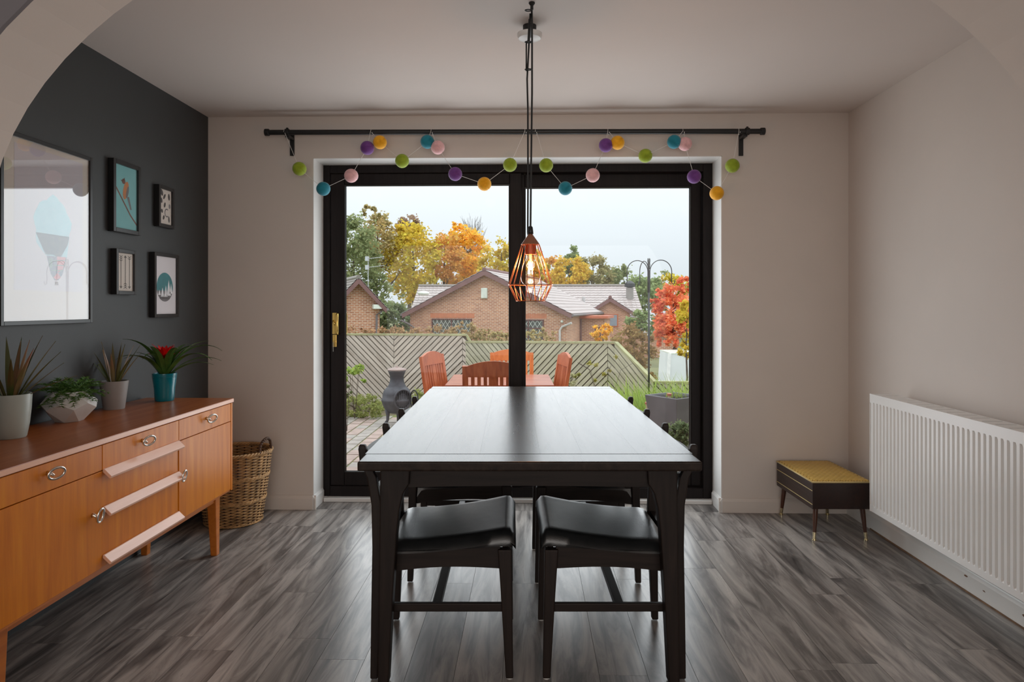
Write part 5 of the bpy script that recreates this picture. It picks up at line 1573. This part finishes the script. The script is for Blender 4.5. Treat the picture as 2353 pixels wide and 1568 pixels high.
# left house
DL = 29.0
ap = at(834, 639, DL)
H5 = house('brick_house', 'brick house at the left edge of the view, gable beside the sliding sash', (ap.x - 0.25, ap.y), math.radians(24), 2 * 52 * DL / FPX, 9.0, at(834, 700, DL).z, ap.z - 0.1, ncr=9, tile=M_tiled, ov=0.22, sof=0.4)
MB().box(0.62, 0.98, -0.38, -0.02, at(834, 710, DL).z + 1.9, at(834, 700, DL).z + 1.9).build('eaves_box', M_alarm, H5, world=False)
MB().tube([(0.98, -0.3, at(834, 716, DL).z + 1.9), (0.82, -0.08, at(834, 724, DL).z + 1.9), (0.78, -0.08, 0)], 0.045, 8).build('downpipe', M_gut, H5, world=False)
# aerial standing behind the left house
DA = 36.0
aa = at(846, 600, DA)
ae = thing('tv_aerial', 'thin television aerial with two horizontal arms above the left house', 'aerial', (aa.x, aa.y, -1.7))
M_alu = mat('aluminium', lin(200, 204, 206), 0.4, metal=0.4)
MB().tube([(0, 0, 0), (0, 0, at(846, 590, DA).z + 1.7)], 0.022, 6).build('mast', M_alu, ae, world=False)
for py_ in (594, 614):
    z = at(846, py_, DA).z + 1.7
    mb = MB().tube([(-0.1, 0, z - 0.03), (0.85, 0, z + 0.08)], 0.016, 6)
    for k in range(8): mb.tube([(0.02 + k * 0.11, -0.18, z - 0.02 + k * 0.013), (0.02 + k * 0.11, 0.18, z - 0.02 + k * 0.013)], 0.008, 4)
    mb.box(-0.14, 0.03, -0.1, 0.1, z - 0.14, z + 0.10)
    mb.build('antenna', M_alu, ae, world=False)
# low roofs at the right, white shed
DR = 38.0
q = at(1508, 742, DR)
H6 = thing('low_tiled_roof', 'low dark pantiled roof seen below the red maple', 'roof', (q.x, q.y, -1.9))
MB().box(-1.0, 1.0, 0, 3, 0, at(1500, 770, DR).z + 1.9).build('walls', M_brick, H6, world=False)
roof_side(M_tiled, H6, (-0.9, 1.4, at(1500, 752, DR).z + 1.9 + 0.1), (1.3, 1.4, at(1500, 752, DR).z + 2.0), (-1.1, -0.3, at(1500, 772, DR).z + 1.9), (1.3, -0.3, at(1500, 772, DR).z + 1.9), 4)
DS = 20.0
q = at(1540, 814, DS); q2 = at(1527, 886, DS)
SHX = q.x
sh = thing('white_shed', 'white boarded shed behind the fence, below the red maple', 'shed', (q.x, q.y, -1.9))
zz0, zz1 = 0.0, q.z + 1.9
mb = MB().prism([(-0.10, 0, zz0), (2.2, 0, zz0), (2.2, 0, zz1), (0.0, 0, zz1)], (0, 1.6, 0)); mb.build('walls', mat('white_boards', lin(226, 230, 232), 0.6, var=0.04, scale=3), sh, world=False)
MB().bar((-0.13, -0.02, 0.0), (-0.02, -0.02, zz1 + 0.02), 0.09, 0.05, (0, 1, 0)).build('corner_trim', mat('bright_white_trim', lin(246, 246, 246), 0.5), sh, world=False)
MB().prism([(0.0, -0.01, zz1), (2.2, -0.01, zz1), (2.2, -0.01, zz1 + 0.03), (0.0, -0.01, zz1 + 0.03)], (0, 1.62, 0)).build('roof', M_alarm, sh, world=False)

# ------------------------------------------------------------------ trees
L_dkg = leafm('dull_green_leaves', (142, 154, 108), (162, 168, 120))
L_dkg2 = leafm('dark_green_leaves', (120, 138, 98), (140, 152, 106))
L_birch = leafm('olive_brown_leaves', (180, 172, 124), (202, 178, 122))
L_yel = leafm('yellow_green_leaves', (206, 192, 84), (232, 202, 78))
L_gold2 = leafm('clear_yellow_leaves', (222, 196, 84), (236, 206, 92))
L_gold = leafm('golden_leaves', (240, 190, 72), (248, 206, 92))
L_orng = leafm('orange_brown_leaves', (218, 168, 94), (230, 182, 98))
L_rust = leafm('rusty_leaves', (180, 154, 136), (192, 168, 142))
L_oliv = leafm('olive_leaves', (166, 162, 118), (182, 172, 122))
L_green = leafm('mid_green_leaves', (144, 162, 112), (164, 176, 122))
L_red = leafm('scarlet_leaves', (240, 128, 104), (246, 170, 118))
L_beech = leafm('beech_hedge_leaves', (194, 152, 122), (186, 172, 120), isl=0.4)
L_bush = leafm('pale_heather', (150, 160, 96), (178, 182, 116))
L_grass = leafm('strap_green', (150, 176, 84), (180, 198, 108))
L_brn = leafm('brown_twigs_leaf', (150, 120, 84), (176, 150, 96))
tree('green_tree', 'dull green tree at the left edge of the glass, left of the yellow maple', 'tree', 815, 600, 62, 100, 47, L_dkg, 6500, 0.24, seed=3, extra=((800, 545, 38, 40, 900), (860, 690, 55, 60, 2200)))
tree('birch_tree', 'tall olive tree with a brown pointed top behind the green one', 'tree', 868, 560, 48, 68, 58, L_birch, 4200, 0.22, seed=4, extra=((850, 495, 22, 26, 700),))
tree('rust_tree', 'small rusty brown treetop between the olive and the yellow trees', 'tree', 940, 525, 28, 32, 70, L_rust, 1700, 0.20, seed=5)
tree('yellow_maple', 'broad yellow green maple above the grey roof on the left pane', 'tree', 948, 605, 62, 88, 59, L_yel, 6000, 0.24, seed=6, extra=((915, 545, 32, 26, 900),))
tree('orange_tree', 'orange brown tree right of the yellow maple', 'tree', 1022, 600, 40, 72, 62, L_orng, 4000, 0.22, seed=7)
tree('golden_tree', 'bright golden tree with a pointed crown above the bungalow ridge', 'tree', 1068, 585, 48, 62, 66, L_gold, 4800, 0.22, seed=8, extra=((1048, 532, 20, 20, 500),))
tree('yellow_tree', 'dull yellow tree half hidden by the middle of the door', 'tree', 1152, 612, 48, 56, 60, L_yel, 4000, 0.22, seed=9, extra=((1215, 620, 48, 50, 2600),))
# bare tree
rnd = random.Random(5); cb = at(1085, 540, 72)
bt = thing('bare_tree', 'leafless tree top with fine twigs behind the golden tree', 'tree', (cb.x, cb.y, -1.7))
mb = MB()
hb = at(1085, 498, 72).z + 1.7
for k in range(46):
    a = rnd.uniform(0, 2 * PI); l = rnd.uniform(0.5, 1.0); sp_ = rnd.uniform(0.2, 1.5)
    p0 = V((0, 0, hb * rnd.uniform(0.45, 0.72))); p1 = V((math.cos(a) * sp_, math.sin(a) * sp_, hb * (0.72 + 0.28 * l)))
    mb.tube([p0, p0.lerp(p1, 0.5) + V((math.cos(a), math.sin(a), 0)) * 0.25, p1], [0.026, 0.018, 0.008], 4)
    for e in range(4):
        s = p0.lerp(p1, rnd.uniform(0.45, 0.95)); a2 = a + rnd.uniform(-1, 1)
        mb.tube([s, s + V((math.cos(a2) * 0.4, math.sin(a2) * 0.4, 0.7))], [0.011, 0.005], 4)
mb.build('twigs', M_bark, bt, world=False, kind='stuff')
MB().tube([(0, 0, 0), (0, 0, hb * 0.75)], [0.16, 0.07], 8).build('trunk', M_bark, bt, world=False)
tree('yellow_round_tree', 'round yellow green tree just right of the pendant lamp', 'tree', 1308, 634, 46, 44, 56.5, L_gold2, 4200, 0.22, seed=12)
tree('tan_tree', 'tan brown tree directly behind the pendant lamp', 'tree', 1262, 640, 34, 46, 64, L_orng, 2200, 0.22, seed=13)
tree('pointed_green_tree', 'green tree with a pointed top above the round yellow one', 'tree', 1316, 602, 26, 38, 60, L_green, 2200, 0.22, shape='cone', seed=14)
tree('olive_tree', 'olive tree sloping down to the right above the long pale roof', 'tree', 1362, 634, 44, 46, 58, L_oliv, 3200, 0.22, seed=15)
tree('far_green_tree', 'dull green tree above the flue of the long house', 'tree', 1420, 652, 40, 42, 62, L_dkg, 2600, 0.22, seed=16)
tree('green_behind_pole', 'green tree behind the black hanging basket pole', 'tree', 1482, 690, 44, 60, 56, L_green, 3600, 0.24, seed=17)
tree('yellow_far_tree', 'yellowing treetop between the black pole and the red maple', 'tree', 1545, 672, 48, 36, 60, L_yel, 2600, 0.24, seed=18)
tree('dark_shrub', 'dark green shrub between the left house and the bungalow', 'shrub', 905, 735, 42, 42, 36, L_dkg2, 3000, 0.18, seed=19, zg=-1.7)
tree('red_maple', 'scarlet and orange maple at the right edge of the glass', 'maple', 1546, 718, 42, 62, 22, L_red, 4200, 0.12, seed=20, zg=-1.7, extra=((1515, 690, 24, 30, 800), (1570, 660, 22, 24, 600), (1528, 780, 30, 36, 900)))
tree('slender_tree', 'slender yellow green garden tree with bare lower branches, before the red maple', 'tree', 1580, 742, 30, 60, 12.0, L_yel, 900, 0.075, seed=21, zg=-0.2, extra=((1572, 800, 26, 26, 300),))
tree('brown_shrub', 'loose brown shrub behind the sloping end of the fence', 'shrub', 1455, 800, 46, 52, 14, L_brn, 2600, 0.065, seed=22, zg=-0.6, extra=((1470, 860, 46, 30, 900),))
tree('yellow_shrub', 'small bright yellow shrub against the brick porch wall', 'shrub', 1384, 765, 22, 22, 26, L_gold, 1400, 0.11, seed=23, zg=-1.7)
tree('green_gap_shrub', 'low green shrub below the far roofs at the right', 'shrub', 1475, 745, 36, 34, 30, L_green, 1800, 0.14, seed=24)
# distant band of woodland closing the view
mb = MB(); rnd = random.Random(31)
for k in range(46):
    px_ = 640 + k * 24; q = at(px_, 668 + 12 * math.sin(k * 1.7), 76)
    crown_mesh(mb, (q.x, q.y, q.z), (1.7, 1.4, 2.2), 170, 0.34, rnd, clump=40)
    crown_mesh(mb, (q.x, q.y, q.z - 2.6), (1.6, 1.4, 2.0), 130, 0.36, rnd, clump=40)
o = mb.build('distant_woodland', L_dkg, None); o['kind'] = 'stuff'; tag(o, 'hazy band of distant woodland below the treetops', 'woodland')
# beech hedge behind the fence
mb = MB(); rnd = random.Random(33)
for k in range(62):
    px_ = 700 + k * 9.2
    top = 757 + (10 if px_ > 1075 else 0) + rnd.uniform(-6, 6) - (10 if 1000 < px_ < 1130 else 0)
    q = at(px_, top + 18, 12.0)
    crown_mesh(mb, (q.x, q.y, q.z), (0.17, 0.22, 0.17), 210, 0.045, rnd, clump=30)
    crown_mesh(mb, (q.x, q.y, q.z - 0.35), (0.18, 0.22, 0.25), 60, 0.05, rnd, clump=30)
o = mb.build('beech_hedge', L_beech, None); o['kind'] = 'stuff'; tag(o, 'brown and green beech hedge showing above the fence', 'hedge')

# ------------------------------------------------------------------ garden table and chairs
M_gw = wood('oiled_garden_hardwood', [lin(150, 74, 42), lin(186, 98, 58), lin(204, 118, 74)], 'z', 3, 10, 0.42, bump=0.08)
M_gwx = wood('oiled_hardwood_top', [lin(150, 74, 50), lin(178, 96, 66), lin(200, 120, 86)], 'x', 3, 10, 0.30, bump=0.06, coat=0.2)
M_gwo = wood('orange_garden_hardwood', [lin(196, 98, 40), lin(222, 122, 56), lin(232, 140, 74)], 'z', 3, 10, 0.45, bump=0.08)
gtD = 6.75
gt = thing('garden_table', 'square reddish wooden garden table on the patio', 'table', (at(1150, 850, gtD).x, at(1150, 850, gtD).y, GZ), TH)
GT = 0.72
for k in range(9):
    x0 = -0.50 + k * 1.0 / 9
    MB().box(-0.50, 0.50, x0 + 0.005, x0 + 1.0 / 9 - 0.005, GT - 0.022, GT).build('slat', M_gwx, gt, world=False)
MB().box(-0.46, 0.46, -0.47, -0.445, GT - 0.09, GT - 0.0225).box(-0.46, 0.46, 0.445, 0.47, GT - 0.09, GT - 0.0225).box(-0.47, -0.445, -0.44, 0.44, GT - 0.09, GT - 0.0225).box(0.445, 0.47, -0.44, 0.44, GT - 0.09, GT - 0.0225).build('apron', M_gw, gt, world=False)
for sx in (-1, 1):
    for sy in (-1, 1):
        MB().box(sx * 0.44 - 0.03, sx * 0.44 + 0.03, sy * 0.44 - 0.03, sy * 0.44 + 0.03, 0, GT - 0.0225).build('leg', M_gw, gt, world=False)


def garden_chair(label, px, D, rz, m, top_z):
    """faces local -y... back at local y=+0.22, seat toward -y"""
    p = at(px, 850, D)
    t = thing('garden_chair', label, 'chair', (p.x, p.y, GZ), rz + TH, 'wooden garden chairs')
    H = top_z - GZ; W_ = 0.225
    lean = 0.16
    yb = lambda z: 0.20 + max(0, z - 0.42) * lean
    for s in (-1, 1):
        mb = MB()
        pts = [(s * W_, yb(z), z) for z in (0, 0.42, 0.7, H - 0.045)]
        for a, b in zip(pts[:-1], pts[1:]): mb.bar(a, b, 0.045, 0.030, (0, 1, 0))
        mb.build('back_post', m, t, world=False)
        MB().box(s * W_ - 0.022, s * W_ + 0.022, -0.235, -0.195, 0, 0.42).build('leg', m, t, world=False)
        MB().box(s * W_ - 0.012, s * W_ + 0.012, -0.195, 0.19, 0.36, 0.42).build('seat_rail', m, t, world=False)
    # arched top rail
    K = 14; vs_, fs_ = [], []
    for k in range(K + 1):
        u = k / K; x = -W_ + 2 * W_ * u; zt_2 = H - 0.055 + 0.05 * math.sin(PI * u) ** 0.8; zb_2 = H - 0.135
        for (z, dy) in ((zb_2, -0.013), (zb_2, 0.013), (zt_2, 0.013), (zt_2, -0.013)): vs_.append((x, yb(z) + dy, z))
    for k in range(K):
        for j in range(4): fs_.append((k * 4 + j, k * 4 + (j + 1) % 4, (k + 1) * 4 + (j + 1) % 4, (k + 1) * 4 + j))
    fs_ += [(3, 2, 1, 0), tuple(K * 4 + j for j in range(4))]
    MB().add(vs_, fs_).build('top_rail', m, t, world=False)
    MB().bar((-W_, yb(0.50), 0.50), (W_, yb(0.50), 0.50), 0.024, 0.05).build('lower_rail', m, t, world=False)
    for (x, w_) in ((-0.165, 0.028), (-0.115, 0.028), (-0.065, 0.028), (0.0, 0.075), (0.065, 0.028), (0.115, 0.028), (0.165, 0.028)):
        MB().bar((x, yb(0.52), 0.52), (x, yb(H - 0.13), H - 0.13), w_, 0.014, (0, 1, 0)).build('slat', m, t, world=False)
    for k in range(6):
        MB().box(-W_ + 0.02, W_ - 0.02, -0.225 + k * 0.072, -0.162 + k * 0.072, 0.42, 0.438).build('seat_slat', m, t, world=False)
    return t


garden_chair('near reddish garden chair, its slatted back towards the patio door', 1136, 5.72, PI, M_gw, at(1120, 827, 5.5).z)
garden_chair('far orange garden chair, half hidden by the middle of the door', 1176, 7.55, 0, M_gwo, at(1176, 802, 7.8).z)
garden_chair('left garden chair, turned sideways at the table, nearest the chiminea', 1052, 6.72, PI / 2 - 0.34, M_gw, at(1003, 808, 6.7).z)
garden_chair('right garden chair, seen edge on at the table below the lamp', 1234, 6.75, -PI / 2 + 0.16, M_gw, at(1280, 810, 6.7).z)

# ------------------------------------------------------------------ chiminea
M_iron = mat('dark_cast_iron', lin(82, 82, 88), 0.55, var=0.2, scale=14, metal=0.3, bump=0.15)
M_irond = mat('sooty_iron', lin(40, 40, 42), 0.8, var=0.3, scale=10)
DCH = 8.35
cpx = at(912, 940, DCH)
k_ = DCH / FPX
cz = lambda py: at(912, py, DCH).z - GZ
chm = thing('chiminea', 'black cast iron chiminea on the patio left of the garden chairs', 'chiminea', (cpx.x, cpx.y, GZ))
pw = lambda w_: w_ * k_
MB().lathe([(0.0, cz(951)), (pw(20), cz(948)), (pw(29), cz(938)), (pw(34), cz(924)), (pw(35.5), cz(920)), (pw(35.5), cz(917)), (pw(33), cz(914)), (pw(32.5), cz(906)), (pw(30), cz(898)), (pw(25), cz(892)), (pw(21), cz(889)), (pw(20), cz(886)), (0, cz(886))], n=32).build('body', M_iron, chm, smooth=True, auto=40, world=False)
MB().lathe([(pw(20.5), cz(888)), (pw(17), cz(880)), (pw(15.5), cz(872)), (pw(16), cz(864)), (pw(19), cz(856)), (pw(20.5), cz(853)), (pw(20.5), cz(851)), (pw(17), cz(851)), (pw(14), cz(870))], n=28, cap0=False, cap1=False).build('neck', M_iron, chm, smooth=True, auto=40, world=False)
MB().lathe([(0, cz(851.5)), (pw(22), cz(851)), (pw(22), cz(849)), (pw(14), cz(846)), (pw(4), cz(844.5)), (pw(3), cz(842)), (0, cz(841))], n=28).build('lid', mat('rusty_lid', lin(150, 130, 124), 0.6, var=0.15), chm, smooth=True, auto=40, world=False)
az_ = -0.95
md = V((math.cos(az_), math.sin(az_), 0)); mu_ = V((-md.y, md.x, 0))
mc = md * pw(31) + V((0, 0, cz(915)))
MB().ring(mc, pw(20), pw(2.4), ax=(mu_, V((0, 0, 1))), ry=pw(22), n=32, m=8).build('mouth_ring', M_iron, chm, smooth=True, world=False)
poly = [mc + mu_ * pw(19.5) * math.cos(t) + V((0, 0, 1)) * pw(21.5) * math.sin(t) for t in [2 * PI * i / 26 for i in range(26)]]
MB().prism(poly, md * -pw(8)).build('firebox', M_irond, chm, world=False)
mb = MB()
for i in range(-3, 4):
    hh = pw(20) * math.sqrt(max(0, 1 - (i / 4) ** 2))
    mb.tube([mc + mu_ * pw(5 * i) + md * 0.012 - V((0, 0, hh)), mc + mu_ * pw(5 * i) + md * 0.012 + V((0, 0, hh))], 0.004, 5)
mb.build('grate', M_iron, chm, world=False)
dd = mc + mu_ * pw(21)
MB().ring(dd + md * pw(16) , pw(15), pw(1.4), ax=((md + mu_ * 0.15).normalized(), V((0, 0, 1))), ry=pw(21), n=28, m=6).build('mesh_door', M_irond, chm, smooth=True, world=False)
for k in range(3):
    a = az_ + 0.5 + 2 * PI * k / 3
    c_, s_ = math.cos(a), math.sin(a)
    MB().tube([(pw(24) * c_, pw(24) * s_, cz(938)), (pw(22) * c_, pw(22) * s_, cz(952)), (pw(23) * c_, pw(23) * s_, cz(964)), (pw(30) * c_, pw(30) * s_, 0.006)], [0.030, 0.022, 0.017, 0.020], 8).build('leg', M_iron, chm, smooth=True, world=False)

# ------------------------------------------------------------------ hanging basket pole
DP = 7.6
pp0 = at(1491, 912, DP); zt_p = at(1490, 598, DP).z - GZ
fp = thing('hanging_basket_pole', 'tall black metal pole with four curved hooks in the garden', 'pole', (pp0.x, pp0.y, GZ))
M_bm = mat('black_garden_metal', lin(58, 58, 62), 0.5)
MB().tube([(0, 0, 0), (0, 0, zt_p - 0.12)], 0.0105, 8).build('post', M_bm, fp, smooth=True, world=False)
mb = MB()
for k in range(4):
    mb.tube([(0.012 * math.cos(7 * t + k * PI / 2), 0.012 * math.sin(7 * t + k * PI / 2), zt_p - 0.20 + 0.22 * t) for t in [i / 16 for i in range(17)]], 0.0045, 5)
mb.build('twisted_finial', M_bm, fp, world=False)
for a0, rr_ in ((0.12, 0.125), (PI + 0.1, 0.118), (PI / 2 + 0.25, 0.12), (-PI / 2 - 0.2, 0.12)):
    u = V((math.cos(a0), math.sin(a0), 0)); pts = []
    for i in range(25):
        t = PI - PI * 1.08 * i / 24
        pts.append(u * (0.012 + rr_ + rr_ * math.cos(t)) + V((0, 0, zt_p - 0.13 + (rr_ * 1.05 if True else 0) * math.sin(t))))
    e = pts[-1]
    pts = [u * 0.012 + V((0, 0, zt_p - 0.36))] + pts + [e + V((0, 0, -0.05)), e + u * 0.006 + V((0, 0, -0.095)), e + u * 0.024 + V((0, 0, -0.105)), e + u * 0.036 + V((0, 0, -0.085)), e + u * 0.038 + V((0, 0, -0.06))]
    MB().tube(pts, 0.0048, 6).build('hook', M_bm, fp, smooth=True, world=False)

# ------------------------------------------------------------------ planter, solar lights, border plants
M_plant = mat('grey_planter', lin(112, 112, 116), 0.55, var=0.12, scale=6)
DPL = 6.3
qp = at(1553, 980, DPL)
sp = thing('square_planter', 'tapered square grey planter at the right of the glass', 'planter', (qp.x + 0.01, qp.y + 0.10, GZ), TH + 0.62)
h_p = at(1550, 912, DPL).z - GZ; a0, a1 = 0.110, 0.195
pts = [(-a0, -a0, 0), (a0, -a0, 0), (a0, a0, 0), (-a0, a0, 0), (-a1, -a1, h_p), (a1, -a1, h_p), (a1, a1, h_p), (-a1, a1, h_p), (-a1 + 0.02, -a1 + 0.02, h_p), (a1 - 0.02, -a1 + 0.02, h_p), (a1 - 0.02, a1 - 0.02, h_p), (-a1 + 0.02, a1 - 0.02, h_p),
       (-a1 + 0.03, -a1 + 0.03, h_p - 0.03), (a1 - 0.03, -a1 + 0.03, h_p - 0.03), (a1 - 0.03, a1 - 0.03, h_p - 0.03), (-a1 + 0.03, a1 - 0.03, h_p - 0.03)]
fs_ = [(3, 2, 1, 0)]
for L_ in range(3):
    for k in range(4): fs_.append((L_ * 4 + k, L_ * 4 + (k + 1) % 4, (L_ + 1) * 4 + (k + 1) % 4, (L_ + 1) * 4 + k))
fs_.append((12, 13, 14, 15))
MB().add(pts, fs_).build('planter_box', M_plant, sp, world=False, bevel=0.004)
MB().box(-a1 + 0.035, a1 - 0.035, -a1 + 0.035, a1 - 0.035, h_p - 0.029, h_p - 0.020).build('soil', M_soil, sp, world=False)


def grass(mb, c, rx, ry, n, h, w, rnd, droop=0.8):
    for _ in range(n):
        p = V((c[0] + rnd.gauss(0, 0.45) * rx, c[1] + rnd.gauss(0, 0.45) * ry, c[2])); az = rnd.uniform(0, 2 * PI); th = rnd.uniform(0.05, 0.5); ln = h * rnd.uniform(0.6, 1.15); s = V((-math.sin(az), math.cos(az), 0)) * w / 2
        vs_ = []; fs_ = []
        for i in range(6):
            u = i / 5; f = (1 - u ** 2)
            vs_ += [p - s * f, p + s * f]
            p = p + V((math.cos(az) * math.sin(th), math.sin(az) * math.sin(th), math.cos(th))) * ln / 5; th += droop / 5
        for i in range(5): fs_.append((2 * i, 2 * i + 1, 2 * i + 3, 2 * i + 2))
        mb.add(vs_, fs_)
    return mb


rnd = random.Random(41)
grass(MB(), (0, 0, h_p - 0.025), 0.12, 0.12, 60, 0.10, 0.006, rnd).build('sparse_grass', L_grass, sp, world=False, kind='stuff')
for i, (px_, py0, py1, D, lab) in enumerate(((1487, 956, 924, 6.55, 'solar stake light with a copper cap, in the grass left of the square planter'), (1538, 930, 904, 6.25, 'solar stake light with a copper cap, standing in the square planter'))):
    top = at(px_, py1, D)
    if i == 1: base_z = GZ + h_p - 0.02
    else: base_z = GZ
    t = thing('solar_light', lab, 'garden light', (top.x, top.y, base_z))
    hh = top.z - base_z
    M_cop = mat('weathered_copper', lin(196, 136, 110), 0.5, metal=0.3)
    MB().lathe([(0, hh - 0.022), (0.022, hh - 0.022), (0.022, hh - 0.004), (0.015, hh), (0, hh)], n=16).build('cap', M_cop, t, world=False)
    MB().lathe([(0.012, hh - 0.065), (0.016, hh - 0.022)], n=14).build('lens', mat('frosted_lens', lin(214, 206, 170), 0.3), t, world=False)
    MB().tube([(0, 0, 0), (0, 0, hh - 0.064)], 0.007, 8).build('stake', M_cop, t, world=False)
for (nm, lab, cat_, px_, py_, D, rx, ry, n, h, w, m_) in (
        ('strap_leaf_clump', 'clump of green strap leaves by the foot of the black pole', 'plant', 1478, 925, 7.2, 0.26, 0.3, 520, 0.74, 0.014, L_grass),
        ('strap_leaf_clump', 'clump of green strap leaves behind the square planter, at the right edge', 'plant', 1572, 912, 7.3, 0.25, 0.3, 520, 0.76, 0.014, L_grass),
        ('strap_leaf_clump', 'grassy clump below the sloping fence, beside the table edge', 'plant', 1448, 905, 7.9, 0.2, 0.3, 320, 0.56, 0.013, L_grass)):
    q = at(px_, py_, D); t = thing(nm, lab, cat_, (q.x, q.y, GZ))
    grass(MB(), (0, 0, 0), rx, ry, n, h, w, rnd).build('leaves', m_, t, world=False, kind='stuff')


def bush(name, label, cat_, px, py, rx, ry, D, m, n, leaf, seed, depth=1.0):
    rnd = random.Random(seed); c_ = at(px, py, D); k = D / FPX
    t = thing(name, label, cat_, (c_.x, c_.y, GZ - 0.03))
    hc = c_.z - GZ + 0.03
    mbx = MB()
    for _ in range(12 if n > 600 else 5):
        rs_ = 1.0 if n > 600 else 0.45
        a = rnd.uniform(0, 2 * PI); mbx.tube([(0, 0, 0), (math.cos(a) * rx * k * 0.4, math.sin(a) * rx * k * 0.4, hc), (math.cos(a) * rx * k * 0.7, math.sin(a) * rx * k * 0.7, hc + ry * k * 0.4)], [0.008 * rs_, 0.005 * rs_, 0.002], 5)
    mbx.build('stems', M_bark, t, world=False)
    mb = MB(); crown_mesh(mb, (0, 0, hc), (rx * k, rx * k * depth, ry * k), n, leaf, rnd)
    mb.build('foliage', m, t, world=False, kind='stuff')
    return t


L_sage = leafm('grey_green_leaves', (112, 132, 96), (140, 152, 112))
bush('heather_bush', 'pale green low bush left of the chiminea', 'bush', 835, 935, 58, 26, 8.9, L_bush, 4200, 0.026, 51)
bush('heather_bush', 'smaller pale green bush on the right side of the chiminea', 'bush', 952, 925, 34, 28, 9.3, L_bush, 1800, 0.026, 52)
bush('young_shrub', 'thin young shrub with yellow green leaves, before the fence behind the pale bush', 'shrub', 815, 862, 30, 26, 8.8, L_grass, 420, 0.045, 53)
bush('white_flower_bush', 'bush with small pale flowers between the right garden chair and the table edge', 'bush', 1300, 880, 26, 30, 8.6, leafm('cream_flowers', (176, 176, 130), (206, 204, 170)), 900, 0.026, 54)
bush('grey_green_bush', 'grey green bush below the square planter, at the lower right of the glass', 'bush', 1566, 1000, 30, 30, 5.5, L_sage, 2000, 0.026, 55)
bush('climber', 'sparse climbing plant with yellowing leaves on the fence right of the door centre', 'climber', 1390, 850, 90, 40, 8.7, leafm('yellowing_leaves', (190, 180, 96), (150, 160, 90)), 420, 0.032, 56, depth=0.15)
bush('trailing_plant', 'sparse dark green plant at the far left edge of the glass', 'plant', 797, 895, 12, 34, 7.9, L_dkg2, 320, 0.03, 57)
